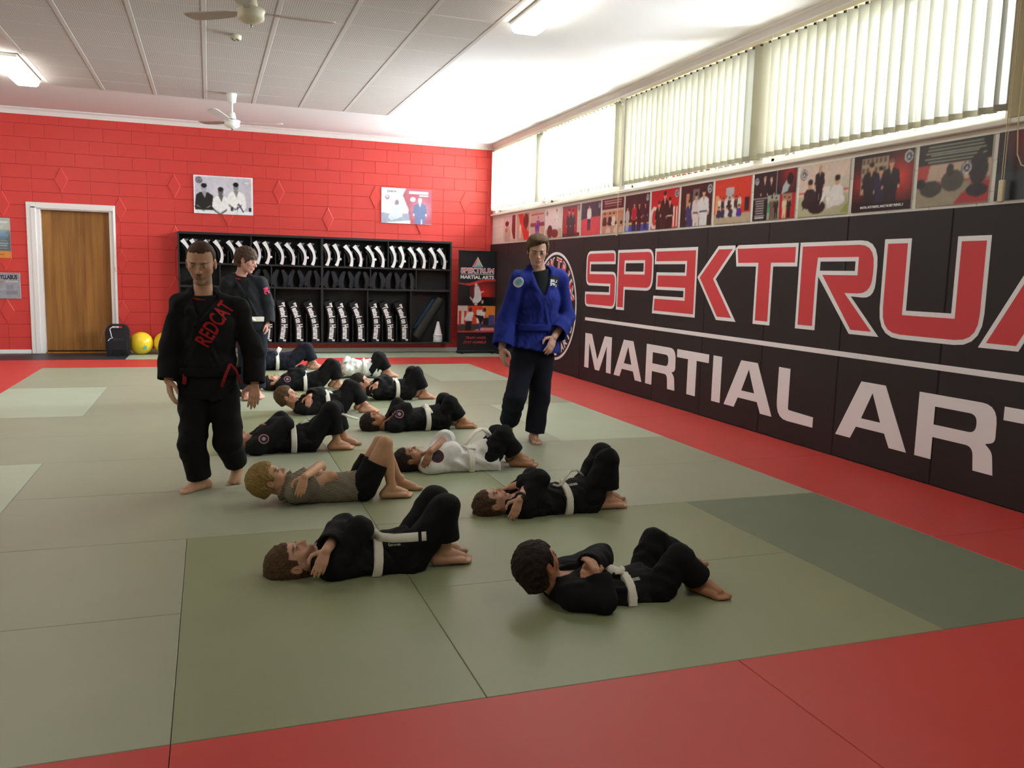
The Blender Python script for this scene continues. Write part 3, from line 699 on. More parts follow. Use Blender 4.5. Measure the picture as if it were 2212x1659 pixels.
def cn(bg): return Can(SW, SH, bg, 84)
prs = []
c = cn('d8c3b4'); c.rect(0, 0, 1.5, .35, 'd9c7c7'); c.ell(.5, .75, .35, .35, 'c3ab98'); c.ell(.42, .3, .22, .10, '6a2328'); c.poly([(1.05, .0), (1.4, 0), (1.44, .9), (1.2, .9), (1.0, .6)], '6d2a2c'); c.ell(.35, .55, .15, .08, 'b5675a'); prs.append((c, 'faded group photo print nearest the red wall'))
c = cn('b99c86'); c.poly([(.2, 0), (.7, 0), (1.45, .95), (.9, .99)], 'c93029'); c.man(.45, .3, .6, 'e6d4cc', trousers='e2cfc6'); c.ell(1.05, .3, .28, .28, '4a2124'); c.poly([(.75, .55), (1.4, .7), (1.3, .98), (.9, .98)], 'cf2f2a'); prs.append((c, 'photo print of two people throwing on a red mat stripe'))
c = cn('cba49c'); c.rect(0, .55, 1.5, 1, 'bfa48f'); c.rect(0, .4, 1.5, .55, '7e3a40'); c.rect(.1, .1, 1.3, .13, '6b3f3f'); c.man(.8, .2, .75, '5b3a96'); c.man(.6, .35, .6, '5b3a96'); prs.append((c, 'photo print of a grappler in purple with a pink background'))
c = cn('e6d6cf'); c.rect(0, .7, 1.5, 1, 'bfa38c'); c.man(1.0, .05, .7, 'dfe3e3', trousers='d9dcdd'); c.ell(.4, .78, .25, .22, '5a2626'); c.ell(.85, .85, .3, .14, '6d3030'); c.badge(.12, .15, .09); prs.append((c, 'pale photo print of a white suited person kneeling'))
c = cn('a52528'); c.rect(0, 0, 1.5, .08, '6b4a4a'); c.rect(1.2, .05, 1.44, .9, 'd2b9a4'); c.rect(0, .88, 1.5, 1, '5c1d1d'); c.man(.55, .1, 1.1, '241f22'); c.man(.85, .14, 1.05, '241f22'); c.badge(1.33, .12, .09); prs.append((c, 'photo print of two people in black tracksuits on red'))
c = cn('d2444c'); c.rect(0, 0, 1.5, .45, '2e3845'); c.poly([(0, .45), (0, .52), (1.45, .36), (1.45, 0), (.9, 0)], '2e3845'); c.man(.6, .05, .8, 'e8e4e0', trousers='27303b', wd=1.1); c.badge(1.33, .14, .08); prs.append((c, 'photo print of a child in white against navy and pink'))
c = cn('b98f72'); c.rect(0, 0, 1.5, .30, '47161a'); c.rect(0, .3, 1.5, .36, 'd6b3a4'); c.rect(0, .40, 1.5, .44, 'cf5a40'); c.lines(.1, 1.35, .05, 3, .07, .025, 'c9a9a4', 3)
for x, col_ in ((.2, '4d1c22'), (.55, '3c181c'), (.8, 'e2c9bf')): c.seat(x, .4, .38, col_)
for x in (.45, .95, 1.3): c.seat(x, .68, .5, 'e0b9ae'); prs_x = 0
prs.append((c, 'photo print of a seated class under a maroon text band'))
c = cn('33262c'); c.rect(0, .75, 1.5, .82, 'e0a83a'); c.rect(0, .82, 1.5, 1, '2553b4'); c.rect(.9, .2, 1.5, .78, '3a2430'); c.man(.15, .3, .7, 'b9b3b0'); c.man(.55, .2, .85, 'a8242e', trousers='241a22'); c.man(.85, .22, .83, '1f1a20'); c.man(1.2, .25, .7, '34222c'); c.badge(1.3, .13, .09); prs.append((c, 'photo print of a red coat person by a blue and yellow mat'))
c = cn('c4262c'); 
for x in (.05, 1.15, 1.3): c.rect(x, .45, x+.08, .98, 'ddd0c2')
c.ell(.18, .7, .22, .3, 'ddd0c2'); c.ell(.2, .7, .13, .2, 'c4262c'); c.man(.42, .28, 1.0, '1f1a1c'); c.man(.72, .06, 1.2, '221c1e'); c.man(.98, .22, 1.0, '1f1a1c', belt='cfc9c2'); c.badge(1.3, .14, .1); prs.append((c, 'photo print of three people in black before a red wall'))
c = cn('3b1f22'); c.rect(.25, .2, .4, .6, 'b08560'); c.rect(.55, .12, .85, .5, '6f6a68'); c.rect(0, .6, 1.5, 1, '2f2526'); c.man(.42, .35, .9, '2c3a70'); c.man(.72, .2, 1.05, 'd2c9c4', belt='26324f'); c.man(1.05, .13, 1.15, 'd9d9da', belt='2a3350', wd=1.15); c.badge(1.3, .15, .11); prs.append((c, 'photo print of three adults in blue and white jackets'))
c = cn('cf3b28'); c.rect(0, .78, 1.5, 1, 'b5a68c'); c.rect(.05, .35, .2, .8, 'd79a6a'); c.rect(.45, .2, .78, .5, 'b7aeb0'); c.rect(1.2, .45, 1.38, .75, '2a2326')
for k in range(7): c.man(.22+.13*k, .38+.03*(k % 2), .42, ['ddd2cc', '2b2b33', 'd9d3cf', '2c2b30', 'e3ddd8', '2b2b33', 'd9cfc9'][k])
for k in range(6): c.seat(.2+.16*k, .6, .26, ['2c3350', '2c3350', 'd9d3cf', '2d3a4a', 'd9d3cf', '4a2f92'][k])
prs.append((c, 'photo print of a whole class posing before a red wall'))
c = cn('1b1a1c'); c.glow(1.2, .1, .5, 'a8262a'); c.man(.38, .08, .75, '201f22', skin='d8ab94', hair='a98a78'); c.man(.6, .12, .7, '17171c', skin='d8ab94', hair='b8937f'); c.badge(.1, .17, .08)
c.poly([(1.0, .32), (1.2, .12), (1.3, .2), (1.15, .45), (.95, .5)], 'a9b9bd'); c.ell(1.22, .2, .1, .12, '1a1718'); c.rect(0, .53, .5, .54, 'cfcfcf'); c.rect(.48, .5, .49, 1, 'cfcfcf'); c.lines(.05, .42, .58, 8, .05, .02, 'e5e5e5', 5)
c.rect(.5, .5, .92, 1, '97a79a'); c.rect(.5, .65, .62, .85, '2f9f72'); c.man(.66, .52, .5, '6b5a4a'); c.man(.8, .54, .46, '2a2624'); c.rect(.92, .5, 1.45, 1, 'b9252a'); c.rect(1.0, .5, 1.3, .72, 'a8806a'); c.man(1.08, .55, .45, 'd9c7a4'); c.man(1.22, .57, .42, '2a1f1e')
c.rect(.78, .0, .79, .5, 'cfcfcf'); prs.append((c, 'dark collage print of four small photos with white text'))
c = cn('d6c3b4'); c.rect(0, .52, 1.5, .56, 'c8544e'); c.rect(0, .62, 1.5, 1, 'b4b293'); c.rect(.85, .3, 1.45, .52, 'c9c3b2'); c.man(.6, .05, .75, '241f24', hair='c9987c'); c.seat(.33, .3, .55, '2c2429'); c.poly([(.25, .62), (.12, .88), (.3, .75)], '2c2429'); c.ell(.55, .83, .25, .13, '241f1f')
c.poly([(.62, .82), (.75, .45), (.9, .45), (1.0, .85), (.85, .88), (.8, .62)], 'e3dfdd'); c.seat(1.1, .28, .55, 'e3e0de'); c.badge(.13, .18, .1); c.poly([(1.2, .98), (1.45, .75), (1.45, .98)], '96a04a'); prs.append((c, 'pale photo print of a person in black clasping hands above two sparring students'))
c = cn('2a1214'); c.glow(1.15, .45, .55, 'c8322c', 1.2); c.glow(.15, .5, .35, '9c2222'); c.rect(.2, .06, .85, .7, 'a8977c')
for i in range(6):
    for j in range(4): c.rect(.22+.1*i, .08+.15*j, .29+.1*i, .17+.15*j, '6a5548')
c.man(.45, .15, .95, '191a24', wd=1.2); c.man(.68, .24, .85, '1a2140', hair='1a1a1a'); c.man(.92, .13, .95, '17161c', hair='7a5a44', wd=1.2); c.rect(0, .86, 1.5, 1, '14090b'); c.badge(1.3, .13, .11); prs.append((c, 'photo print of three friends hugging, with a caption line below'))
c = cn('c4ab98'); c.rect(0, 0, 1.5, .34, '23241e'); c.lines(.12, 1.32, .05, 6, .046, .017, 'c9c9b4', 9); c.poly([(0, .34), (.25, .34), (.2, .58), (0, .6)], 'b5403a'); c.rect(0, .64, 1.5, 1, '9d937c'); c.poly([(.75, 1), (1.1, .68), (1.45, .66), (1.45, 1)], 'b53238'); c.rect(0, .62, 1.5, .65, 'b86252')
c.ell(.3, .72, .22, .13, '3a3934'); c.ell(.72, .62, .22, .17, '4a463e'); c.ell(.66, .45, .07, .1, '3a332c'); c.ell(1.2, .48, .17, .25, '2c2a2a'); c.ell(1.2, .8, .2, .1, '24242a'); c.ell(.08, .63, .1, .08, '1f1f22'); c.badge(.98, .45, .1); prs.append((c, 'photo print of groundwork pairs beneath lines of white text'))
c = cn('23262a'); c.glow(.6, .1, .6, 'a62222'); c.rect(0, .6, 1.5, 1, '333a40'); c.man(.8, .1, .85, '1a1a1e'); prs.append((c, 'dark print at the very edge of the picture behind a chain'))
for k, (c, lab) in enumerate(prs):
    y1 = 14.115-0.6567*k; zt = 2.388
    tx = [('MARTIAL ARTS FRIENDS...MAKE THE BEST FRIENDS...!!', 0.10, 0.025, 0.018, 0.44, 'print_white')] if k == 13 else []
    side_print(k, y1, y1-SW, zt, zt-SH, c, lab, texts=tx)
def back_print(x0, x1, zb, zt, can, label, texts=(), name='photo_print', thick=0.01, cat='photo print'):
    t = empty(name, ((x0+x1)/2, BY-0.006, (zt+zb)/2), label=label, cat=cat); w, h = x1-x0, zt-zb
    MB().box(-w/2, w/2, -thick, -0.001, -h/2, h/2, c=0.001).build('board', 'print_board', t)
    mobj('image', can.mesh('image', lambda u, v: (u-w/2, -thick-0.0006, v-h/2)), t)
    for (s_, u, v, hh, wd, col_) in texts:
        mb = MB(); text_mb(mb, s_, lambda a, b2, q: (u+a-w/2, -thick-0.0012, v+b2-h/2), hh, width=wd, bold=0.045); mb.build('caption', col_, t)
mat('ink_grey', '6f6f78', 0.6, 0.3); mat('ink_black', '26262a', 0.6, 0.3)
c = Can(0.905, 0.60, 'fbfbff', 120); c.rect(.03, .03, 1.47, .90, 'c6c6d2'); c.glow(.7, .45, .8, 'dcdce8'); c.ell(.135, .13, .085, .085, '55555f'); c.ell(.135, .13, .06, .06, 'a9a9b4'); c.poly([(.135, .07), (.08, .17), (.19, .17)], '66666f')
for x, y, col_, hr, sk in ((.26, .22, '2c2a2a', '1c1a1c', 'a9aab2'), (.68, .30, 'f6f8f8', '2a2a2c', '6a6a6c'), (1.07, .16, 'f8fafa', '161618', '8b8b90')):
    u = .112
    c.poly([(x-.10, y+.22), (x+.10, y+.22), (x+.22, y+.30), (x+.27, y+.62), (x+.2, .90), (x-.2, .90), (x-.24, y+.62), (x-.2, y+.30)], col_)
    c.poly([(x-.07, y+.2), (x+.07, y+.2), (x+.02, y+.38)], sk); c.ell(x, y+.10, .068, .11, sk); c.ell(x, y+.045, .072, .06, hr)
    c.poly([(x-.2, y+.55), (x-.02, y+.68), (x+.16, y+.55), (x+.14, y+.62), (x-.02, y+.73), (x-.18, y+.62)], sk)
c.rect(.26-.01, .36, .28, .40, 'c9c9d0'); c.poly([(.03, .8), (.03, .9), (.52, .9), (.46, .8), (.26, .88)], '2a2828'); c.rect(.93, .80, 1.0, .9, '3a3a3c'); c.rect(1.40, .80, 1.47, .9, '1f1f20'); c.line(1.12, .72, 1.10, .9, .02, '2a2a48'); c.line(1.14, .72, 1.26, .92, .03, '20203c')
back_print(-0.21, 0.697, 2.247, 2.848, c, 'black and white photo print of three seated people in gi jackets', [('1987', 0.78, 0.50, 0.026, 0.065, 'print_white')])
c = Can(0.885, 0.598, 'eceaf0', 120); c.poly([(.72, 0), (1.48, 0), (1.48, 1), (.75, 1), (.80, .6), (.62, .2)], 'a8566a'); c.glow(1.15, .6, .4, 'd8a9c4', .8); c.poly([(.0, .7), (.3, .75), (.8, .7), (.85, .95), (0, 1)], 'a4aabf'); c.poly([(.15, .98), (.85, .9), (.85, 1), (.1, 1)], 'f6f6fa')
c.ell(.45, .42, .06, .09, '8d8290'); c.poly([(.3, .5), (.55, .45), (.62, .8), (.3, .92), (.2, .85)], 'd9e2ea'); c.ell(.17, .27, .065, .065, '9a86ac'); c.ell(.17, .25, .035, .035, 'e0d9e8'); c.ell(.92, .30, .08, .07, 'e6f2f2')
c.man(1.13, .26, .95, '6a78a4', skin='f2ece8', hair='f0eeee', wd=1.15); c.rect(.8, .07, 1.38, .15, 'f6f4f6'); c.rect(1.1, .17, 1.38, .21, 'f6f4f6'); c.rect(1.16, .86, 1.2, 1, 'e8e8f4')
back_print(2.805, 3.69, 2.229, 2.827, c, 'washed out colour print of a crouching and a standing person', [('JOHN W', 0.10, 0.525, 0.03, 0.16, 'ink_grey')])
c = Can(0.85, 0.595, '5c6a6c', 100); c.rect(0, 0, 1.5, .3, 'a9b0aa'); c.rect(0, .82, 1.5, 1, 'd98a3e'); c.glow(1.25, .2, .3, 'c3cbbd'); c.lines(.85, 1.38, .33, 5, .045, .02, '7fa6d4', 2); c.lines(.85, 1.38, .56, 4, .06, .018, 'a9b3b9', 4); c.lines(.2, .8, .35, 8, .055, .016, '93a0a0', 6); c.rect(1.15, .9, 1.27, .92, '5a3c1c'); c.rect(.9, .08, 1.38, .12, 'e0e4e0')
back_print(-3.66, -2.81, 1.448, 2.045, c, 'grey blue programme poster with an orange band, left of the door', name='wall_poster', cat='poster')
c = Can(0.62, 0.39, '9b9ba2', 90); c.lines(.75, 1.45, .62, 1, .04, .03, 'c2c2c8'); c.rect(1.1, .70, 1.5, .84, '83838b'); c.rect(1.1, .48, 1.35, .66, '8d8d95'); c.rect(.1, .5, .9, .53, '4a6a5a'); c.rect(.1, .62, .9, .65, '55555c'); c.rect(.1, .74, .9, .77, '55555c'); c.rect(.6, .36, 1.0, .39, 'b5655a'); c.rect(1.1, .31, 1.52, .36, 'c6c6cc'); c.rect(.2, .31, 1.05, .34, 'a8706a')
back_print(-3.33, -2.707, 0.84, 1.23, c, 'grey syllabus notice below the poster, left of the door', [('GRADING SYLLABUS', 0.06, 0.295, 0.062, 0.525, 'ink_black')], name='wall_notice', cat='notice')
# ------------------------------------------------------------------ gear shelf on the back wall
mat('shelf_black', '232326', 0.5, 0.4); mat('pad_leather', '1b1b1e', 0.32, 0.5, bump=(40, 0.3, 0.004)); mat('pad_white', 'e9eaee', 0.45, 0.4)
mat('mitt_leather', '2a2d33', 0.18, 0.5, bump=(30, 0.4, 0.006)); mat('label_white', 'f0f2f8', 0.5, 0.3); mat('grey_web', '55585e', 0.6, 0.3)
mat('foam_dark', '2f2f2e', 0.6, 0.3); mat('foam_blue', '23476f', 0.6, 0.3)
FY, SY = 14.45, BY-0.012
shelf = empty('gear_shelf', (1.77, FY, 0.165), label='long black wall shelf of cubbyholes holding training gear', cat='shelf')
def sb_(nm, x0, x1, z0, z1, y0=FY, y1=SY, c=0.0015):
    MB().box(x0-1.77, x1-1.77, y0-FY, y1-FY, z0-0.165, z1-0.165, c=c).build(nm, 'shelf_black', shelf)
sb_('back_panel', -0.44, 3.98, 0.17, 1.93, SY-0.006, SY)
sb_('side_panel', -0.458, -0.436, 0.165, 1.94); sb_('side_panel', 3.965, 3.995, 0.165, 1.94)
sb_('top_panel', -0.436, 3.965, 1.902, 1.94); sb_('bottom_panel', -0.436, 3.965, 0.165, 0.19)
sb_('upright', 1.75, 1.786, 0.19, 1.902, FY-0.004)
for a, b_ in ((-0.436, 1.75), (1.786, 3.965)): sb_('shelf_board', a, b_, 1.436, 1.463); sb_('shelf_board', a, b_, 1.07, 1.104)
for x in (0.645, 2.874): sb_('divider', x-0.008, x+0.008, 1.463, 1.902)
for x in (-0.085, 0.289, 1.021, 1.387, 2.139, 2.51, 3.238, 3.60): sb_('divider', x-0.006, x+0.006, 1.463, 1.66)
for x in (0.163, 0.956, 2.576, 3.366): sb_('divider', x-0.008, x+0.008, 1.104, 1.436)
for x in (-0.24, -0.04, 0.43, 0.69, 1.222, 1.494, 2.048, 2.309, 2.838, 3.099): sb_('divider', x-0.006, x+0.006, 1.104, 1.205)
for x in (0.23, 1.004, 2.527, 3.274): sb_('divider', x-0.008, x+0.008, 0.19, 1.07)
for x in (-0.21, 0.01, 0.49, 0.745, 1.258, 1.513, 2.025, 2.28, 2.782, 3.03): sb_('divider', x-0.006, x+0.006, 0.19, 0.655)
def loft(mb, path, wd, y0, y1, mi=0):
    """slab that follows path [(x, z)], half-widths wd, from y0 to y1"""
    vs = []; fs = []; n = len(path)
    for i, (x, z) in enumerate(path):
        dx, dz = path[min(i+1, n-1)][0]-path[max(i-1, 0)][0], path[min(i+1, n-1)][1]-path[max(i-1, 0)][1]
        L = math.hypot(dx, dz); nx, nz = dz/L, -dx/L; w = wd[i] if isinstance(wd, (list, tuple)) else wd
        for s, y in ((-1, y0), (1, y0), (1, y1), (-1, y1)): vs.append((x+s*nx*w, y, z+s*nz*w))
    for i in range(n-1):
        for k in range(4): a, b2 = i*4+k, i*4+(k+1) % 4; fs.append((a, b2, b2+4, a+4))
    fs += [(3, 2, 1, 0), tuple(range((n-1)*4, n*4))]
    mb.add(vs, fs, mi); return mb
# kick pads: white bowed edge, black leather body, straps and grips
def pad_path(off=0.0, n=11): return [((0.058*math.sin(math.pi*(k/(n-1))**0.9)+off), 0.355*k/(n-1)) for k in range(n)]
def make_kick_pad():
    t = empty('kick_pad')
    w = [0.028, 0.024, 0.022, 0.021, 0.020, 0.020, 0.021, 0.023, 0.026, 0.030, 0.033]
    loft(MB(), pad_path(), w, -0.012, 0.03).build('edge_panel', 'pad_white', t)
    loft(MB(), pad_path(0.004), [x+0.004 for x in w], 0.03, 0.21).build('pad_body', 'pad_leather', t)
    loft(MB(), pad_path(-0.05)[2:9], 0.012, 0.02, 0.19).build('inner_roll', 'pad_leather', t)
    MB().box(0.05, 0.085, 0.03, 0.12, 0.26, 0.30, c=0.006).build('forearm_grip', 'pad_leather', t)
    MB().box(0.07, 0.10, 0.0, 0.05, 0.19, 0.245, c=0.008).build('strap', 'grey_web', t)
    MB().box(0.065, 0.105, 0.0, 0.05, 0.085, 0.125, c=0.008).build('strap', 'grey_web', t)
    MB().add([(0.028, 0.0, 0.365), (0.10, 0.02, 0.345), (0.06, 0.02, 0.31), (0.05, 0.1, 0.35)], [(0, 1, 2), (0, 2, 3), (0, 3, 1), (1, 3, 2)]).build('end_flap', 'grey_web', t)
    return t
kp = make_kick_pad(); kl = empty('kick_pad'); first = True
KT = [(-.397, -.30), (-.259, -.215), (-.071, .03), (.084, .18), (.282, .375), (.421, .54), (.700, .735), (.843, .882), (1.03, 1.114), (1.178, 1.30), (1.391, 1.477), (1.553, 1.611), (1.814, 1.843), (1.964, 2.002), (2.135, 2.247), (2.29, 2.40), (2.5, 2.607), (2.654, 2.779), (2.921, 2.949), (3.07, 3.086), (3.229, 3.325), (3.38, 3.491), (3.596, 3.674), (3.742, 3.855)]
bpy.data.objects.remove(kl)
WHERE = ['first', 'second', 'third', 'fourth', 'fifth', 'sixth', 'seventh', 'eighth', 'ninth', 'tenth', 'eleventh', 'twelfth', 'thirteenth', 'fourteenth', 'fifteenth', 'sixteenth', 'seventeenth', 'eighteenth', 'nineteenth', 'twentieth', 'twenty-first', 'twenty-second', 'twenty-third', 'twenty-fourth']
for k, (xt, xb) in enumerate(KT):
    o = kp if k == 0 else copy_tree(kp)
    o.location = (xb, FY+0.015, 1.4665); o.rotation_euler = (0, -math.atan2(xb-xt, 0.355), 0)
    tag(o, 'white edged kick pad on the top shelf, %s counting from the door side' % WHERE[k], 'kick pad', 'kick pads on the top shelf')
    if k % 3 == 1:
        st = [c_ for c_ in o.children if c_.name.startswith('strap')][-1]; st.data = st.data.copy(); st.data.materials[0] = MATS['label_white']
# focus mitts in pairs
def make_mitt():
    t = empty('focus_mitt'); n = 9
    path = [(-0.012+0.05*math.sin(math.pi*(k/(n-1))**0.8)-0.02*(k/(n-1)), 0.272*k/(n-1)) for k in range(n)]
    w = [0.026, 0.034, 0.04, 0.042, 0.042, 0.04, 0.036, 0.03, 0.02]
    o = loft(MB(), path, w, 0.0, 0.19).build('striking_pad', 'mitt_leather', t); auto_smooth(o, 60)
    o = loft(MB(), [(x+0.038, z) for x, z in path[1:6]], [0.012, 0.026, 0.03, 0.022, 0.01], 0.02, 0.16).build('glove_back', 'mitt_leather', t); auto_smooth(o, 60)
    MB().box(0.055, 0.075, 0.0, 0.05, 0.035, 0.06, c=0.006).build('wrist_tab', 'grey_web', t)
    return t
mi_ = make_mitt()
MX = [0.74, 0.872, 1.028, 1.163, 1.284, 1.421, 1.558, 1.681, 1.854, 1.968, 2.113, 2.243, 2.364, 2.502, 2.645, 2.772, 2.901, 3.034, 3.163, 3.29]
for k, x in enumerate(MX):
    o = mi_ if k == 0 else copy_tree(mi_)
    left = k % 2 == 0
    o.location = (x, FY+0.03, 1.1065); o.scale = (-1, 1, 1) if left else (1, 1, 1); o.rotation_euler = (0, 0, 0); o.rotation_euler = (0, 0, 0)
    tag(o, 'black leather focus mitt on the middle shelf, %s counting from the door side' % WHERE[k], 'focus mitt', 'focus mitts on the middle shelf')
# curved kick shields with lettering
def make_shield():
    t = empty('kick_shield'); n = 13; H = 0.69
    path = [(0.052*math.sin(math.pi*k/(n-1)), H*k/(n-1)) for k in range(n)]
    o = loft(MB(), path, [0.06]+[0.066]*(n-2)+[0.06], 0.0, 0.24).build('shield_body', 'pad_leather', t); auto_smooth(o, 40)
    def to3(u, v, h):
        s = min(max((H-0.045-u)/H, 0), 1); x, z = 0.052*math.sin(math.pi*s), H*s
        dx = 0.052*math.pi/H*math.cos(math.pi*s); L = math.hypot(1, dx)
        return (x+0.002+(v-0.04)/L, -h, z-(v-0.04)*dx/L)
    mb = MB(); text_mb(mb, '"Tested on Humans"', to3, 0.092, width=0.625, bold=0.05); mb.build('lettering', 'label_white', t)
    MB().box(-0.075, -0.06, 0.02, 0.2, 0.60, 0.66, c=0.006).build('end_strap', 'pad_leather', t)
    return t
sh = make_shield()
SX = [(0.82, 0.885), (1.087, 1.115), (1.264, 1.397), (1.516, 1.663), (1.854, 1.914), (2.029, 2.149), (2.275, 2.417), (2.603, 2.662), (2.784, 2.925), (3.039, 3.175)]
for k, (xt, xb) in enumerate(SX):
    o = sh if k == 0 else copy_tree(sh)
    o.location = (xb, FY+0.02, 0.195); o.rotation_euler = (0, -math.atan2(xb-xt, 0.68), 0)
    tag(o, 'curved black kick shield with white lettering, %s counting from the door side' % WHERE[k], 'kick shield', 'curved kick shields on the bottom shelf')
# roller and marker cones in the last cubby
a_, b_ = Vector((3.385, FY+0.12, 0.268)), Vector((3.835, FY+0.12, 0.955)); d = (b_-a_).normalized()
M = Matrix.Translation(a_) @ d.to_track_quat('Z', 'Y').to_matrix().to_4x4(); L = (b_-a_).length
t = empty('foam_roller', a_, label='dark foam roller leaning across the last cubbyhole', cat='foam roller'); Mi = Matrix.Translation(-a_)
MB().lathe([(0.03, 0.0), (0.080, 0.004), (0.083, 0.02), (0.083, L-0.02), (0.080, L-0.004), (0.03, L)], 28, Mi @ M).build('roll', 'foam_dark', t, True)
t = empty('exercise_mat', a_+Vector((-0.05, 0.05, 0)), label='rolled blue exercise mat behind the dark roller', cat='exercise mat')
MB().lathe([(0.02, 0.14), (0.038, 0.14), (0.04, 0.15), (0.04, L-0.06), (0.038, L-0.05), (0.02, L-0.05)], 24, Matrix.Translation(-a_-Vector((-0.05, 0.05, 0))) @ Matrix.Translation((-0.062, 0.112, 0.022)) @ M).build('roll', 'foam_blue', t, True)
mat('cone_white', 'eceef2', 0.4, 0.4)
cx, cy_ = 3.785, FY+0.09
def cone_profile(dz): return [(0.082, 0.192+dz), (0.084, 0.199+dz), (0.078, 0.206+dz), (0.072, 0.21+dz), (0.066, 0.24+dz)]
for k in range(5):
    top = k == 4
    pr = cone_profile(0.027*k)
    pr = pr+([(0.022, 0.53), (0.02, 0.545), (0.012, 0.547)] if top else [(0.064, 0.245+0.027*k)])
    o = MB().lathe(pr, 28, Matrix.Translation((-cx, -cy_, -0.192-0.027*k)) @ Matrix.Translation((cx, cy_, 0))).build('marker_cone', 'cone_white', None, True, (cx, cy_, 0.192+0.027*k))
    tag(o, 'white marker cone topping the stack in the last cubbyhole' if top else 'white marker cone with only its rim showing, %s in the stack' % ('lowest', 'second from the bottom', 'middle', 'just under the top one')[k], 'cone', 'stacked marker cones')
# ------------------------------------------------------------------ pull-up banner in the corner
mat('banner_black', '232327', 0.5, 0.3)
ban = empty('banner_stand', (4.435, 14.36, 0), label='tall black pull-up banner standing in the corner by the pads', cat='banner'); bw, bz0, bz1 = 0.69, 0.05, 1.785
def on_ban(u, v, h): return (u-bw/2, -0.003-h, v+bz0)
c = Can(bw, bz1-bz0, '232327', 90); hh = bz1-bz0
U = lambda x: x/(bz1-bz0)                                  # canvas units are banner heights
wv = [(0, .325), (.08, .33), (.14, .322), (.2, .30), (.27, .282), (.34, .277), (.398, .278)]
c.glow(.27, .42, .20, 'a82823', 1.3); c.poly(wv+[(.4, .2), (0, .2)], '232327')
c.poly(wv+[(x, y+.018) for x, y in wv[::-1]], 'c23530')
for k in range(len(wv)-1): c.line(*wv[k], *wv[k+1], .018, 'c23530')
c.poly([(.0, .325), (.12, .345), (.125, .45), (0, .46)], '232327'); c.rect(0, .455, .4, .545, '1f1f22')
c.ell(.19, .335, .016, .02, 'd8c9c0'); c.poly([(.17, .355), (.215, .345), (.24, .40), (.25, .48), (.22, .515), (.16, .52), (.15, .49), (.17, .45)], 'd9d9de'); c.ell(.19, .53, .018, .012, 'd8b49c'); c.ell(.26, .505, .012, .02, 'd8b49c'); c.line(.15, .49, .13, .46, .015, 'cdb5a0'); c.line(.24, .41, .265, .40, .012, 'e0d6d0')
c.rect(0, .545, .4, .80, 'd2462a'); c.rect(0, .545, .105, .74, 'cdbfb5'); c.poly([(.26, .545), (.4, .545), (.4, .66), (.3, .66)], 'e0863a'); c.rect(0, .73, .4, .80, '4a3c3c'); c.poly([(.16, .80), (.26, .765), (.4, .765), (.4, .80)], 'd98a8e'); c.rect(.01, .60, .04, .74, 'b5302a'); c.rect(.07, .60, .09, .74, 'b5302a'); c.rect(.33, .64, .39, .74, '4a4f8c'); c.rect(.27, .67, .33, .74, '33262a'); c.rect(.2, .585, .26, .72, 'e0d6cf')
c.poly([(.10, .62), (.14, .59), (.17, .62), (.15, .70), (.09, .70), (.07, .68)], 'e3e3e8'); c.ell(.135, .585, .016, .024, '4a332a'); c.poly([(.09, .70), (.15, .70), (.14, .80), (.08, .80)], '1f2022'); c.poly([(.22, .60), (.29, .61), (.29, .67), (.24, .66)], 'e3e3e8'); c.ell(.285, .585, .016, .022, '5a3c30'); c.poly([(.17, .635), (.28, .65), (.25, .73), (.235, .73), (.22, .68)], '1f2024'); c.line(.235, .73, .232, .79, .018, '2f49a8')
c.rect(0, .80, .4, .815, 'c43a3c'); c.rect(0, .815, .4, 1, '232327')
p = mobj('banner_print', c.mesh('banner_print', lambda u, v: on_ban(u, v, 0)), ban)
MB().box(-bw/2, bw/2, -0.0025, 0.0, bz0, bz1, c=0.0006).build('banner_fabric', 'banner_black', ban)
def line_on_ban(s, x, y, h, w, m, bold=.03, shear=0.0, lift=0.001):
    mb = MB(); text_mb(mb, s, lambda a, b2, q: on_ban(x+a, y+b2, lift), h, width=w, bold=bold, shear=shear); mb.build('lettering', m, ban)
line_on_ban('SPEKTRUM', 0.04, 1.365, 0.085, 0.615, 'print_white', 0.06); line_on_ban('SPEKTRUM', 0.047, 1.368, 0.078, 0.60, 'print_red', 0.0, lift=0.0018)
MB().box(0.045-bw/2, 0.65-bw/2, -0.0042, -0.0038, 1.337+bz0, 1.346+bz0).build('rule', 'print_white', ban)
line_on_ban('MARTIAL ARTS', 0.04, 1.262, 0.058, 0.615, 'print_white', 0.045)
line_on_ban('TRAIN HARD,', 0.15, 0.205, 0.045, 0.38, 'print_red', 0.01, 0.3); line_on_ban('STAY HUMBLE', 0.11, 0.125, 0.045, 0.43, 'print_red', 0.01, 0.3)
tri_logo(ban, (0.35, 1.525), 0.12, on_ban)
MB().box(-bw/2-0.005, bw/2+0.005, -0.012, 0.012, bz1-0.004, bz1+0.016, c=0.004).build('top_rail', 'black_plastic', ban)
MB().box(-bw/2-0.01, bw/2+0.01, -0.035, 0.035, 0.005, bz0, c=0.01).build('base_cassette', 'black_plastic', ban)
MB().tube([(0, 0.02, 0.02), (0, 0.02, bz1)], 0.008, 8).build('support_pole', 'aluminium', ban)
for s in (-1, 1): MB().box(s*0.28-0.015, s*0.28+0.015, -0.14, 0.14, 0.0, 0.008, c=0.003).build('foot', 'black_plastic', ban)
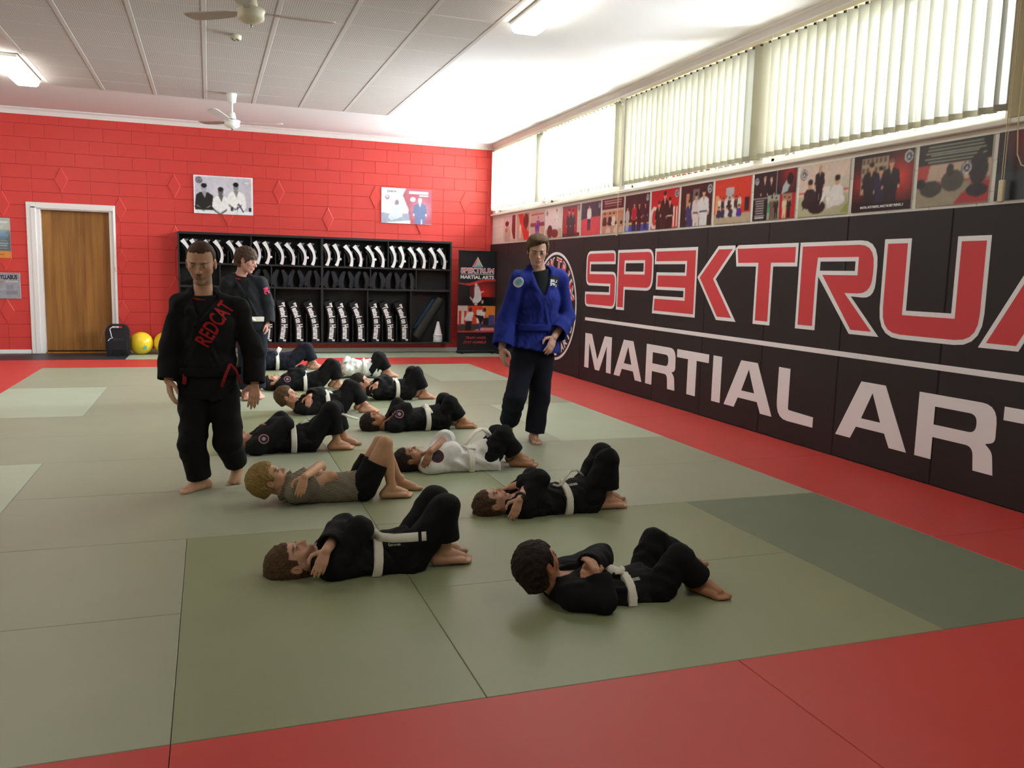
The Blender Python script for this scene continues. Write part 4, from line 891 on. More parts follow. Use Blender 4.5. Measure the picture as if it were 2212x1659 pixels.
# ------------------------------------------------------------------ portable speaker, exercise balls
mat('speaker_black', '222226', 0.6, 0.3, bump=(200, .2, .001)); mat('speaker_dark', '131316', 0.6, 0.3); mat('logo_dim', '3c3c46', 0.5, 0.3); mat('white_cord', 'dfe0e6', 0.5, 0.3); mat('brown_cord', 'b98a5a', 0.6, 0.3)
sp = empty('portable_speaker', (-1.345, 14.36, 0), label='black portable loudspeaker with a carry handle beside the door', cat='speaker')
w, h = 0.168, 0.40
shape = ccw(rounded([(-w+.015, 0.0, .03), (w-.015, 0, .03), (w, 0.12, .05), (w, h, .06), (w-.05, h+.085, .05), (-w+.05, h+.085, .05), (-w, h, .06), (-w, 0.12, .05)], 4))
hole = ccw(rounded([(-0.095, h+.02, .02), (0.075, h+.02, .02), (0.075, h+.06, .02), (-0.095, h+.06, .02)], 3))[::-1]
o = MB().flat([shape, hole], lambda u, v, hh: (u, 0.10-hh, v), 0.20).build('cabinet', 'speaker_black', sp)
MB().box(-w+.03, w-.03, -0.108, -0.099, 0.085, h-0.01, c=0.008).build('grille', 'speaker_black', sp)
MB().box(-0.075, 0.075, -0.104, -0.098, 0.01, 0.07, c=0.004).build('bass_port', 'speaker_dark', sp)
for s in (-1, 1): MB().lathe([(0.02, 0), (0.032, 0), (0.032, 0.03), (0.02, 0.03)], 18, Matrix.Translation((s*0.12, -0.10, 0.036)) @ Matrix.Rotation(math.pi/2, 4, 'X')).build('wheel', 'speaker_dark', sp)
mb = MB(); text_mb(mb, 'MIPRO', lambda a, b2, q: (-0.09+a, -0.1085, 0.238+b2), 0.04, width=0.19, bold=0.03); mb.build('lettering', 'logo_dim', sp)
MB().tube([(-0.04, -0.10, h+.055), (-0.09, -0.11, h+.03), (-0.1, -0.115, h+.01), (-0.085, -0.115, h-.06), (-0.08, -0.115, h-.1), (-0.06, -0.115, h-.115), (-0.1, -0.115, h-.13), (-0.13, -0.115, h-.165)], 0.006, 7).build('white_lead', 'white_cord', sp)
MB().tube([(-0.15, -0.04, h+.02), (-0.2, -0.05, h-.04), (-0.22, -0.05, h-.12), (-0.235, -0.05, h-.2)], 0.003, 6).build('thin_lead', 'brown_cord', sp)
mat('ball_yellow', 'f0cf2c', 0.3, 0.5, noise=(3, .05)); mat('ball_print', '6fb9a8', 0.5, 0.3)
for k, (x, y, r_, lab) in enumerate(((-1.028, 14.51, .177, 'yellow exercise ball with a teal star print beside the speaker'), (-0.672, 14.53, .177, 'plain yellow exercise ball half hidden by the standing man'))):
    t = empty('exercise_ball', (x, y, 0), label=lab, cat='exercise ball', group='yellow exercise balls')
    prof = [(r_*math.sin(math.pi*i/24), r_-r_*math.cos(math.pi*i/24)) for i in range(25)]; prof[0] = (0.002, 0.001); prof[-1] = (0.002, 2*r_)
    MB().lathe(prof, 40).build('ball', 'ball_yellow', t, True)
    if k == 0:
        M = Matrix.Rotation(math.radians(22), 4, 'Z') @ Matrix.Rotation(math.radians(20), 4, 'X')
        st = []
        for i in range(14): rr = (0.052 if i % 2 == 0 else 0.024)*(1.0 if i % 4 else 1.1); st.append((rr*math.cos(i*math.pi/7), rr*math.sin(i*math.pi/7)))
        def to3(u, v, hh): q = (M @ Vector((u, -math.sqrt(max(0, r_*r_-u*u-v*v)), v))).normalized()*(r_+0.0008); return (q.x, q.y, q.z+r_)
        mb = MB(); pts = [(0, 0)]+st; mb.add([to3(u, v, 0) for u, v in pts]+[to3(u*.5, v*.5, 0) for u, v in st], [(0, 15+i, 15+(i+1) % 14) for i in range(14)]+[(15+i, 1+i, 1+(i+1) % 14, 15+(i+1) % 14) for i in range(14)]); mb.build('star_print', 'ball_print', t)
# ------------------------------------------------------------------ people: sculpted from blended distance fields
def at(u, v, y):
    """point of the hall seen at picture position (u, v) of the 2212 x 1659 frame, at depth y"""
    d = FWD*F_PX+RGT*(u-1106)+UPV*(829.5-v); s = y/d.y
    return np.array((d.x*s, y, CAM_H+d.z*s))
def nz(v): v = np.asarray(v, float); return v/np.linalg.norm(v)
class Grid:
    def __init__(s, lo, hi, vox):
        s.lo = np.asarray(lo, float); s.v = vox; s.n = np.maximum(4, np.ceil((np.asarray(hi)-s.lo)/vox).astype(int)+1)
        s.ax = [(s.lo[i]+vox*np.arange(s.n[i])).astype(np.float32) for i in range(3)]
    def new(s): return np.full(tuple(s.n), 1.0, np.float32)
    def box(s, lo, hi):
        a = np.clip(np.floor((np.asarray(lo)-s.lo)/s.v).astype(int), 0, s.n); b = np.clip(np.ceil((np.asarray(hi)-s.lo)/s.v).astype(int)+1, 0, s.n)
        sl = tuple(slice(a[i], b[i]) for i in range(3))
        return sl, s.ax[0][sl[0]][:, None, None], s.ax[1][sl[1]][None, :, None], s.ax[2][sl[2]][None, None, :]
def smin(a, b, k):
    if k <= 0: return np.minimum(a, b)
    h = np.maximum(k-np.abs(a-b), 0)/k
    return np.minimum(a, b)-h*h*(k*0.25)
def d_cap(X, Y, Z, a, b, ra, rb, lat=None, wf=1.0):
    ba = b-a; L = float(ba @ ba)+1e-12
    px, py, pz = X-a[0], Y-a[1], Z-a[2]
    t = np.clip((px*ba[0]+py*ba[1]+pz*ba[2])/L, 0, 1)
    qx, qy, qz = px-t*ba[0], py-t*ba[1], pz-t*ba[2]
    if lat is not None:
        c = (qx*lat[0]+qy*lat[1]+qz*lat[2])*(1.0/wf-1.0)
        qx = qx+c*lat[0]; qy = qy+c*lat[1]; qz = qz+c*lat[2]
    return np.sqrt(qx*qx+qy*qy+qz*qz)-(ra+(rb-ra)*t)
def cap(G, F, a, b, ra, rb, k=0.02, lat=None, wf=1.0, sub=False):
    a = np.asarray(a, float); b = np.asarray(b, float); m = max(ra, rb)*max(1, wf)+k+3*G.v
    sl, X, Y, Z = G.box(np.minimum(a, b)-m, np.maximum(a, b)+m)
    if F[sl].size == 0: return
    d = d_cap(X, Y, Z, a, b, ra, rb, lat, wf)
    F[sl] = -smin(-F[sl], d, k) if sub else smin(F[sl], d, k)
def ell(G, F, c, R, rad, k=0.02, sub=False):
    """R: 3x3 rows = local axes"""
    c = np.asarray(c, float); m = max(rad)+k+3*G.v
    sl, X, Y, Z = G.box(c-m, c+m)
    if F[sl].size == 0: return
    px, py, pz = X-c[0], Y-c[1], Z-c[2]; u = [px*R[i][0]+py*R[i][1]+pz*R[i][2] for i in range(3)]
    k0 = np.sqrt(sum((u[i]/rad[i])**2 for i in range(3))); k1 = np.sqrt(sum((u[i]/rad[i]**2)**2 for i in range(3)))+1e-9
    d = (k0*(k0-1.0)/k1).astype(np.float32)
    F[sl] = -smin(-F[sl], d, k) if sub else smin(F[sl], d, k)
def halfspace(G, F, p, n):
    """keep what lies behind the plane (dot(x-p, n) < 0)"""
    X, Y, Z = G.ax[0][:, None, None], G.ax[1][None, :, None], G.ax[2][None, None, :]
    np.maximum(F, ((X-p[0])*n[0]+(Y-p[1])*n[1]+(Z-p[2])*n[2]).astype(np.float32), out=F)
def wrinkle(G, F, amp, freq, seed, n=6, ridged=True):
    r = np.random.RandomState(seed); X, Y, Z = G.ax[0][:, None, None], G.ax[1][None, :, None], G.ax[2][None, None, :]
    acc = 0
    for i in range(n):
        d = nz(r.normal(size=3))*freq*r.uniform(0.6, 1.7); w = 0.02*r.uniform(0.5, 1.5)
        s = np.sin(X*d[0]+Y*d[1]+Z*d[2]+r.uniform(0, 6.3)+1.2*np.sin((X*d[1]+Y*d[2]+Z*d[0])*0.45))
        acc = acc+(np.abs(s)*2-1 if ridged and i % 2 else s)
    F += (amp/n**0.5)*acc.astype(np.float32)
_EC = [(0, 1), (2, 3), (4, 5), (6, 7), (0, 2), (1, 3), (4, 6), (5, 7), (0, 4), (1, 5), (2, 6), (3, 7)]
def surface(G, F):
    """naive surface nets -> verts, quads"""
    F = F.copy(); F[0] = F[-1] = 1; F[:, 0] = F[:, -1] = 1; F[:, :, 0] = F[:, :, -1] = 1
    S = F < 0; nx, ny, nz_ = F.shape
    cnt = np.zeros((nx-1, ny-1, nz_-1), np.int8)
    for dx in (0, 1):
        for dy in (0, 1):
            for dz in (0, 1): cnt += S[dx:nx-1+dx, dy:ny-1+dy, dz:nz_-1+dz]
    I, J, K = np.nonzero((cnt > 0) & (cnt < 8))
    cor = np.stack([F[I+dx, J+dy, K+dz] for dz in (0, 1) for dy in (0, 1) for dx in (0, 1)], 1)
    off = np.array([(dx, dy, dz) for dz in (0, 1) for dy in (0, 1) for dx in (0, 1)], np.float32)
    acc = np.zeros((len(I), 3), np.float32); num = np.zeros(len(I), np.float32)
    for a, b in _EC:
        fa, fb = cor[:, a], cor[:, b]; m = (fa < 0) != (fb < 0); t = np.where(m, fa/(fa-fb+1e-20), 0)
        acc += (off[a]+t[:, None]*(off[b]-off[a]))*m[:, None]; num += m
    V = (np.stack([I, J, K], 1)+acc/num[:, None])*G.v+G.lo
    idx = np.full(cnt.shape, -1, np.int32); idx[I, J, K] = np.arange(len(I))
    Q = []
    for axis in range(3):
        sl0 = [slice(None)]*3; sl1 = [slice(None)]*3; sl0[axis] = slice(0, -1); sl1[axis] = slice(1, None)
        A, B = S[tuple(sl0)], S[tuple(sl1)]; i, j, k = np.nonzero(A != B); fl = A[i, j, k]
        p = np.stack([i, j, k], 1); u, w = [(1, 2), (2, 0), (0, 1)][axis]
        ok = (p[:, u] > 0) & (p[:, w] > 0) & (p[:, u] < F.shape[u]-1) & (p[:, w] < F.shape[w]-1); p = p[ok]; fl = fl[ok]
        def g(du, dw):
            q = p.copy(); q[:, u] -= du; q[:, w] -= dw; return idx[q[:, 0], q[:, 1], q[:, 2]]
        q = np.stack([g(1, 1), g(0, 1), g(0, 0), g(1, 0)], 1); q[~fl] = q[~fl][:, ::-1]; Q.append(q)
    return V, np.concatenate(Q)
def relax(V, Q, it=1, lam=0.5):
    e = np.concatenate([Q[:, [0, 1]], Q[:, [1, 2]], Q[:, [2, 3]], Q[:, [3, 0]]])
    for _ in range(it):
        s = np.zeros_like(V); n = np.zeros(len(V))
        np.add.at(s, e[:, 0], V[e[:, 1]]); np.add.at(n, e[:, 0], 1); np.add.at(s, e[:, 1], V[e[:, 0]]); np.add.at(n, e[:, 1], 1)
        V = V+lam*(s/np.maximum(n, 1)[:, None]-V)
    return V
def net_mesh(name, V, Q, m, org, col=None):
    me = bpy.data.meshes.new(name); V = (V-np.asarray(org)).astype(np.float32)
    me.vertices.add(len(V)); me.vertices.foreach_set('co', V.ravel()); me.loops.add(len(Q)*4); me.loops.foreach_set('vertex_index', Q.ravel().astype(np.int32))
    me.polygons.add(len(Q)); me.polygons.foreach_set('loop_start', np.arange(0, len(Q)*4, 4, dtype=np.int32)); me.polygons.foreach_set('loop_total', np.full(len(Q), 4, np.int32))
    me.update(calc_edges=True); me.polygons.foreach_set('use_smooth', np.ones(len(Q), bool)); me.materials.append(MATS[m] if isinstance(m, str) else m)
    if col is not None:
        a = me.color_attributes.new('Col', 'FLOAT_COLOR', 'POINT'); a.data.foreach_set('color', np.concatenate([col, np.ones((len(col), 1))], 1).astype(np.float32).ravel())
    me.validate(); return me
def skin_material():
    m = attr_mat('skin', 0.5, 0.35); b = m.node_tree.nodes['Principled BSDF']
    b.inputs['Subsurface Weight'].default_value = 0.12; b.inputs['Subsurface Radius'].default_value = (0.01, 0.004, 0.002); b.inputs['Subsurface Scale'].default_value = 0.6
skin_material()
mat('eye_white', 'cfc8c0', 0.25, 0.5); mat('eye_dark', '1c130e', 0.2, 0.5)
def cloth(name, c, rough=0.85, sheen=0.2, weave=700): return mat(name, c, rough, 0.2, noise=(9, 0.10), bump=(weave, 0.25, 0.0012), sheen=0.0)
cloth('gi_black', '161617'); cloth('gi_black_trouser', '131314'); cloth('gi_white', 'd9d8d2'); cloth('gi_blue', '1b2773'); cloth('gi_navy', '1b1d28'); cloth('gi_blackgrey', '1e1e21')
cloth('belt_white', 'dad6c8', weave=400); cloth('belt_green', '2f7a5a'); cloth('belt_black', '151515'); cloth('tee_black', '17171a'); cloth('tee_red', 'b3211f'); cloth('short_black', '121213'); cloth('cuff_red', '8f2326'); cloth('tee_white', 'dcdcdc')
m = cloth('shirt_stripes', '8d8674'); nt = m.node_tree; b = nt.nodes['Principled BSDF']
tc = nt.nodes.new('ShaderNodeTexCoord'); mp = nt.nodes.new('ShaderNodeMapping'); mp.inputs['Rotation'].default_value = (math.radians(14), math.radians(8), 0)
wv = nt.nodes.new('ShaderNodeTexWave'); wv.bands_direction = 'Z'; wv.inputs['Scale'].default_value = 37; wv.inputs['Distortion'].default_value = 0.5; wv.inputs['Detail Scale'].default_value = 3
cr = nt.nodes.new('ShaderNodeValToRGB'); cr.color_ramp.elements[0].color = (*lin('3a302a'), 1); cr.color_ramp.elements[1].color = (*lin('a59e88'), 1); cr.color_ramp.elements[0].position = 0.25; cr.color_ramp.elements[1].position = 0.8
e_ = cr.color_ramp.elements.new(0.5); e_.color = (*lin('6a5f4e'), 1)
for a_, b_ in ((tc.outputs['Object'], mp.inputs[0]), (mp.outputs[0], wv.inputs['Vector']), (wv.outputs['Fac'], cr.inputs[0]), (cr.outputs[0], b.inputs['Base Color'])): nt.links.new(a_, b_)
def hair_mat(name, c, c2):
    m = mat(name, c, 0.7, 0.2); nt = m.node_tree; b = nt.nodes['Principled BSDF']; tc = nt.nodes.new('ShaderNodeTexCoord'); n = nt.nodes.new('ShaderNodeTexNoise'); n.inputs['Scale'].default_value = 130; n.inputs['Detail'].default_value = 5
    mp = nt.nodes.new('ShaderNodeMapping'); mp.inputs['Scale'].default_value = (0.35, 1, 0.35); r_ = nt.nodes.new('ShaderNodeMix'); r_.data_type = 'RGBA'; r_.inputs['A'].default_value = (*lin(c), 1); r_.inputs['B'].default_value = (*lin(c2), 1)
    bp = nt.nodes.new('ShaderNodeBump'); bp.inputs['Strength'].default_value = 0.6; bp.inputs['Distance'].default_value = 0.006
    for a_, b_ in ((tc.outputs['Object'], mp.inputs[0]), (mp.outputs[0], n.inputs['Vector']), (n.outputs['Fac'], r_.inputs['Factor']), (r_.outputs['Result'], b.inputs['Base Color']), (n.outputs['Fac'], bp.inputs['Height']), (bp.outputs['Normal'], b.inputs['Normal'])): nt.links.new(a_, b_)
for nme, c1, c2 in (('hair_brown', '2e2018', '5a4230'), ('hair_dark', '120e0c', '33261e'), ('hair_blond', '5c4423', 'a58a52'), ('hair_light', '2c2116', '63492f'), ('hair_mid', '33261b', '6b5136')): hair_mat(nme, c1, c2)

class Head:
    """frame of a head: crown direction up, face direction fwd; hh = chin to crown"""
    def __init__(s, c, up, fwd, hh):
        s.c = np.asarray(c, float); f = nz(fwd); up = np.asarray(up, float); u = nz(up-f*(up @ f)); r = np.cross(f, u)
        s.R = np.array([r, f, u]); s.h = hh
    def p(s, x, y, z): return s.c+s.h*(x*s.R[0]+y*s.R[1]+z*s.R[2])
    def loc(s, V): return ((V-s.c) @ s.R.T)/s.h
    def sculpt(s, G, F, jaw=1.0, nose=1.0, ears=1.0):
        h = s.h; R = s.R; P = s.p
        ell(G, F, P(0, -.06, .13), R, (.335*h, .42*h, .37*h), .02*h)
        ell(G, F, P(0, .09, -.10), R, (.268*h, .30*h, .34*h), .10*h)
        for sx in (-1, 1):
            cap(G, F, P(sx*.175, .0, -.20), P(sx*.045, .27, -.41), .095*h*jaw, .07*h*jaw, .07*h)
            ell(G, F, P(sx*.175, .22, -.08), R, (.10*h, .10*h, .11*h), .07*h)
        ell(G, F, P(0, .29, -.42), R, (.085*h, .08*h, .075*h), .06*h)
        cap(G, F, P(-.13, .335, .075), P(.13, .335, .075), .05*h, .05*h, .05*h)
        for sx in (-1, 1): ell(G, F, P(sx*.135, .425, -.005), R, (.085*h, .075*h, .048*h), .04*h, sub=True)
        cap(G, F, P(0, .365, .03), P(0, .455*nose, -.13), .028*h, .045*h, .035*h)
        for sx in (-1, 1): ell(G, F, P(sx*.045, .40, -.15), R, (.038*h, .045*h, .032*h), .02*h)
        ell(G, F, P(0, .335, -.265), R, (.11*h, .075*h, .085*h), .05*h)
        cap(G, F, P(-.06, .40, -.248), P(.06, .40, -.248), .018*h, .018*h, .012*h); cap(G, F, P(-.05, .395, -.295), P(.05, .395, -.295), .02*h, .02*h, .012*h)
        cap(G, F, P(-.085, .405, -.271), P(.085, .405, -.271), .010*h, .010*h, .008*h, sub=True)
        for sx in (-1, 1):
            ell(G, F, P(sx*(.31+.025*ears), -.03, -.04), R, (.034*h*ears, .075*h*ears, .12*h*ears), .015*h)
            ell(G, F, P(sx*.362, -.015, -.03), R, (.02*h, .042*h, .075*h), .012*h, sub=True)
            ell(G, F, P(sx*.135, .345, -.005), R, (.055*h, .055*h, .05*h), .006*h)
    def paint(s, V, base, spec):
        L = s.loc(V); x, y, z = np.abs(L[:, 0]), L[:, 1], L[:, 2]; b = np.array(lin(base)); c = np.tile(b, (len(V), 1))
        def mix(w, col): nonlocal c; w = np.clip(w, 0, 1)[:, None]; c = c*(1-w)+np.array(lin(col))*w
        near = np.linalg.norm(L, axis=1) < .75; f = (y > .2) & near
        g = lambda cx, cy, rx, ry: np.exp(-(((x-cx)/rx)**2+((z-cy)/ry)**2)**1.5)
        mix(.35*g(.19, -.13, .10, .09)*f, spec.get('blush', 'b5705e')); mix(.3*g(0, -.14, .06, .06)*f, 'b5705e')
        mix(.75*g(0, -.272, .085, .035)*f, spec.get('lips', 'a05a50'))
        mix(.85*np.exp(-(((x-.135)/.10)**4+((z-.068-.05*(.135-np.abs(x-.135)))/.024)**4))*(y > .22)*near, spec.get('brow', '4a3424'))
        mix(.55*g(.135, -.006, .058, .024)*f, 'b9aca0' if spec.get('open') else spec.get('lash', '3a261c')); mix(.8*np.exp(-(((x-.135)/.062)**4+((z-.018)/.014)**4))*f, '2a1a14'); mix(.35*g(.135, -.05, .06, .02)*f, '7a5040')
        mix(.6*np.exp(-(((y+.02)/.06)**2+((z+.03)/.08)**2))*(x > .33)*near, 'b0604c')
        if spec.get('stubble'):
            mix(.45*(np.clip((-.2-z)/.1, 0, 1))*(y > -.05)*near*(z > -.55), spec['stubble']); mix(.8*g(0, -.215, .12, .032)*(y > .25)*near, spec['stubble'])
        return c
    def hair(s, style, vox, seed=1):
        h = s.h; rr = .72*h; G = Grid(s.c-rr*1.15, s.c+rr*1.15, vox); F = G.new(); R = s.R; P = s.p; st = dict(t=.035, front=.25, nape=-.28, amp=.012, side=-.08, fwd=.20, fr=0.0); st.update(style)
        t = st['t']
        ell(G, F, P(0, -.06-.3*t, .135+.3*t), R, ((.335+t)*h, (.42+t)*h, (.37+t)*h), 0)
        if st['nape'] < -.15: cap(G, F, P(0, -.26, .0), P(0, -.24, st['nape']), (.22+t)*h, (.17+t)*h, .1*h, R[0], 1.25)
        if st.get('top'): ell(G, F, P(*st['top'][:3]), R, tuple(q*h for q in st['top'][3:]), .08*h)
        wrinkle(G, F, st['amp']*h*.7, 26/h, seed, 6); wrinkle(G, F, st.get('fine', .006)*h, 70/h, seed+9, 5)
        # open the face: wedge in front of the hairline, below the fringe
        T = G.new(); X, Y, Z = G.ax[0][:, None, None], G.ax[1][None, :, None], G.ax[2][None, None, :]
        px, py, pz = X-s.c[0], Y-s.c[1], Z-s.c[2]; lx, ly, lz = [(px*R[i][0]+py*R[i][1]+pz*R[i][2])/h for i in range(3)]
        wob = .012*np.sin(lx*55+seed)+.012*np.sin(lx*23+1.3*seed)
        front = np.maximum(lz-(st['front']+wob+st['fr']*lx-1.1*np.abs(lx)*(st.get('arch', .12))), (st['fwd']-ly)+.0*lz)       # <0 in the open face
        side = np.maximum(lz-(st['side']+wob), (-.10+.0*lx-ly))                                                                # below the sideburn, ahead of the ear
        ear = np.sqrt(((ly+.03)/.10)**2+((lz+.04)/.14)**2)*.1-.1
        low = np.maximum(lz-st['nape'], -1.0+0*ly)
        cut = np.minimum(np.minimum(front, side), np.minimum(ear+.3*(np.abs(lx) < .22), low)).astype(np.float32)*h
        F = np.maximum(F, -cut)
        for a_, b_, ra, rb in st.get('locks', ()): cap(G, F, P(*a_), P(*b_), ra*h, rb*h, .03*h)
        V, Q = surface(G, F); return relax(V, Q, 1), Q
def hand_caps(w, d, n, L, side, curl=0.5, spread=0.12, thumb=0.5, grip=None):
    """capsules of a hand: wrist w, pointing d, back-of-hand normal n; side +1 puts the thumb along +s"""
    d = nz(d); n = np.asarray(n, float); n = nz(n-d*(n @ d)); s_ = np.cross(d, n)*side; out = []
    base = [(.30, .44), (.11, .47), (-.09, .455), (-.27, .41)]; ln = [(.21, .14, .10), (.235, .155, .105), (.22, .145, .10), (.17, .11, .09)]
    for (sx, fx), l in zip(base, ln):
        k0 = w+L*(fx*d+sx*.52*s_); out.append((w+L*(.04*d+sx*.30*s_), k0, .085*L, .072*L)); p = k0; a = 0.0; dd = d+spread*sx*s_
        for i, q in enumerate(l):
            a += curl*(0.55, 0.75, 0.5)[i]; v = nz(dd)*math.cos(a)-n*math.sin(a); e = p+v*L*q; out.append((p, e, (.058, .052, .046)[i]*L, (.052, .046, .038)[i]*L)); p = e
    t0 = w+L*(.10*d+.18*s_-.03*n); t1 = t0+L*(.17*d+.20*s_-.05*n); t2 = t1+L*(.16*d+(.10-.12*thumb)*s_-.08*thumb*n); t3 = t2+L*(.12*d+(.02-.12*thumb)*s_-.06*thumb*n)
    out += [(t0, t1, .085*L, .07*L), (t1, t2, .064*L, .055*L), (t2, t3, .054*L, .044*L)]
    return out
def foot_caps(ank, fwd, up, L, side=1):
    """ankle centre, toe direction, up; L foot length"""
    f = nz(fwd); up = np.asarray(up, float); u = nz(up-f*(up @ f)); s_ = np.cross(f, u)*side; h = .27*L; o = ank-u*h; out = []
    out += [(ank+u*.12*L, o-f*.20*L+u*.15*L, .135*L, .135*L), (o-f*.24*L+u*.12*L, o-f*.18*L+u*.13*L, .12*L, .125*L)]
    out += [(ank-f*.0*L, o+f*.42*L+u*.12*L+s_*.05*L, .145*L, .10*L), (o-f*.15*L+u*.13*L-s_*.03*L, o+f*.40*L+u*.085*L-s_*.10*L, .12*L, .075*L), (o-f*.1*L+u*.13*L, o+f*.42*L+u*.09*L+s_*.10*L, .12*L, .08*L)]
    for i, (sx, r, l) in enumerate(((.125, .066, .20), (.055, .048, .19), (0.0, .046, .165), (-.055, .044, .135), (-.115, .042, .10))):
        a = o+f*.42*L+u*r*L*1.05+s_*sx*L; out.append((a, a+f*l*L, r*L*1.05, r*L*.85))
    return out
from mathutils.bvhtree import BVHTree
def lerp(a, b, t): return np.asarray(a)*(1-t)+np.asarray(b)*t
def drape(bvh, P, d, lift):
    """drop point P along d onto a garment"""
    hit = bvh.ray_cast(Vector(P)-Vector(d)*0.4, Vector(d), 0.9)
    if hit[0] is None: return Vector(P)
    n = hit[1]; n = n if n.dot(Vector(d)) < 0 else -n
    return hit[0]-Vector(d)*lift
def fade_wrinkle(G, T, amp, freq, seed, C, rad):
    W = np.zeros_like(T); wrinkle(G, W, amp, freq, seed, 6)
    X, Y, Z = G.ax[0][:, None, None], G.ax[1][None, :, None], G.ax[2][None, None, :]
    T += W*np.clip(np.sqrt((X-C[0])**2+(Y-C[1])**2+(Z-C[2])**2)/rad-.35, .1, 1).astype(np.float32)
def make_person(S):
    s = S.get('s', 1.0); J = S['J']; hd = S['head']; lat = nz(S['lat']); bv = S.get('vox', .006); cvx = S.get('cvox', .009); sd = S.get('seed', 1)
    pts = np.array([p for k, p in J.items()]+[hd.c]); lo = pts.min(0)-.22*s-.03; hi = pts.max(0)+.22*s+.03
    lo[2] = max(lo[2], -.03); org = np.array((J['pelvis'][0], J['pelvis'][1], 0.0))
    root = empty('person', tuple(org), label=S['label'], cat='person', group=S.get('group'))
    hL = S.get('hand', .135*s); fL = S.get('foot', .185*s); A = S['arms']; Lg = S['legs']
    # --- the body: one continuous surface
    G = Grid(lo, hi, bv); F = G.new(); b_ = S.get('build', 1.0)*s; wf = 1.32
    cap(G, F, J['pelvis'], J['waist'], .082*b_, .076*b_, .03, lat, wf); cap(G, F, J['waist'], J['chest'], .076*b_, .085*b_, .03, lat, wf); cap(G, F, J['chest'], J['neck'], .08*b_, .05*b_, .04, lat, 1.15)
    cap(G, F, J['shR'], J['shL'], .045*b_, .045*b_, .04)
    cap(G, F, J['neck'], hd.p(0, -.10, -.22), S.get('neck_r', .042)*s, S.get('neck_r', .042)*s*.95, .02)
    for q in 'RL':
        cap(G, F, J['sh'+q], J['el'+q], .041*s, .033*s, .02); cap(G, F, J['el'+q], J['wr'+q], .034*s, .022*s, .015)
        cap(G, F, J['hip'+q], J['kn'+q], .064*s, .045*s, .02); cap(G, F, J['kn'+q], J['an'+q], .044*s, .027*s, .015)
        cf = lerp(J['kn'+q], J['an'+q], .28); bk = S.get('calf'+q); 
        if bk is not None: cap(G, F, cf+np.asarray(bk)*.012*s, lerp(J['kn'+q], J['an'+q], .55)+np.asarray(bk)*.012*s, .04*s, .03*s, .03)
        for a, b, ra, rb in hand_caps(J['wr'+q], A[q]['d'], A[q]['n'], hL, A[q].get('side', 1), A[q].get('curl', .5), A[q].get('spread', .15), A[q].get('thumb', .5)): cap(G, F, a, b, ra, rb, .0035*s)
        for a, b, ra, rb in foot_caps(J['an'+q], Lg[q]['f'], Lg[q].get('u', (0, 0, 1)), fL, Lg[q].get('side', 1)): cap(G, F, a, b, ra, rb, .006*s)
    hd.sculpt(G, F, S.get('jaw', 1.0), S.get('nose', 1.0), S.get('ears', 1.0))
    V, Q = surface(G, F); V = relax(V, Q, 1, .35); V[:, 2] = np.maximum(V[:, 2], .001)
    col = hd.paint(V, S.get('skin', 'c08a6c'), S)
    body = mobj('body', net_mesh('body', V, Q, 'skin', org, col), root)
    if S.get('eyes', True):
        for sx in (-1, 1):
            c = hd.p(sx*.135, .372, -.008); r = 1.0; prof = [(r*math.sin(math.pi*i/10)+1e-5, -r*math.cos(math.pi*i/10)) for i in range(11)]
            Mx = Matrix.Translation(Vector(c-org)) @ Matrix(hd.R.T.tolist()).to_4x4() @ Matrix.Diagonal((.030*hd.h, .031*hd.h, .014*hd.h, 1)); MB().lathe(prof, 12, Mx).build('eye', 'eye_dark', root, True)
    # --- hair
    if S.get('hair'):
        V, Q = hd.hair(S['hair'], S.get('hvox', bv*.85), sd); V[:, 2] = np.maximum(V[:, 2], .0015)
        mobj('hair', net_mesh('hair', V, Q, S['hair_mat'], org), root)
    # --- jacket or shirt
    ji = S.get('jinf', 1.0)*s; G = Grid(lo, hi, cvx)
    def sleeve(q, cf, r0, r1, r2, hollow=True):
        T = G.new(); C = lerp(J['el'+q], J['wr'+q], cf) if cf >= 0 else lerp(J['sh'+q], J['el'+q], 1+cf); d = nz(J['wr'+q]-J['el'+q]) if cf >= 0 else nz(J['el'+q]-J['sh'+q])
        X, Y, Z = G.ax[0][:, None, None], G.ax[1][None, :, None], G.ax[2][None, None, :]; pl = ((X-C[0])*d[0]+(Y-C[1])*d[1]+(Z-C[2])*d[2]).astype(np.float32)
        if cf >= 0: cap(G, T, J['el'+q], C+d*.02, r1, r2, .02)
        else: cap(G, T, J['sh'+q], C+d*.02, r0, r1, .02)
        fade_wrinkle(G, T, S.get('wr', .006), 36/s, sd+ord(q), C, .10*s)
        T = np.maximum(T, pl); rr = (r2 if cf >= 0 else r1)-.014
        if hollow: cap(G, T, C-d*.035*s, C+d*.06*s, rr, rr, .004, sub=True)
        if cf >= 0:
            T2 = G.new(); cap(G, T2, J['sh'+q], J['el'+q], r0, r1, .02); wrinkle(G, T2, S.get('wr', .006), 36/s, sd+ord(q)+7, 6); T = smin(T, T2, .015*s)
        return T
    if S.get('jacket'):
        F = G.new(); fr = nz(S['front']); dn = nz(J['pelvis']-J['chest'])
        cap(G, F, J['waist'], J['chest'], .096*ji, .100*ji, .03, lat, wf); cap(G, F, J['chest'], J['neck'], .094*ji, .056*ji, .05, lat, 1.25)
        cap(G, F, J['shR'], J['shL'], .058*ji, .058*ji, .04)
        for q in 'RL': cap(G, F, lerp(J['neck'], J['sh'+q], .25), J['sh'+q], .046*ji, .056*ji, .03)
        sk = J.get('skirt', J['pelvis']); cap(G, F, J['waist'], sk, .096*ji, S.get('skirt_r', .112)*ji, .03, lat, wf)
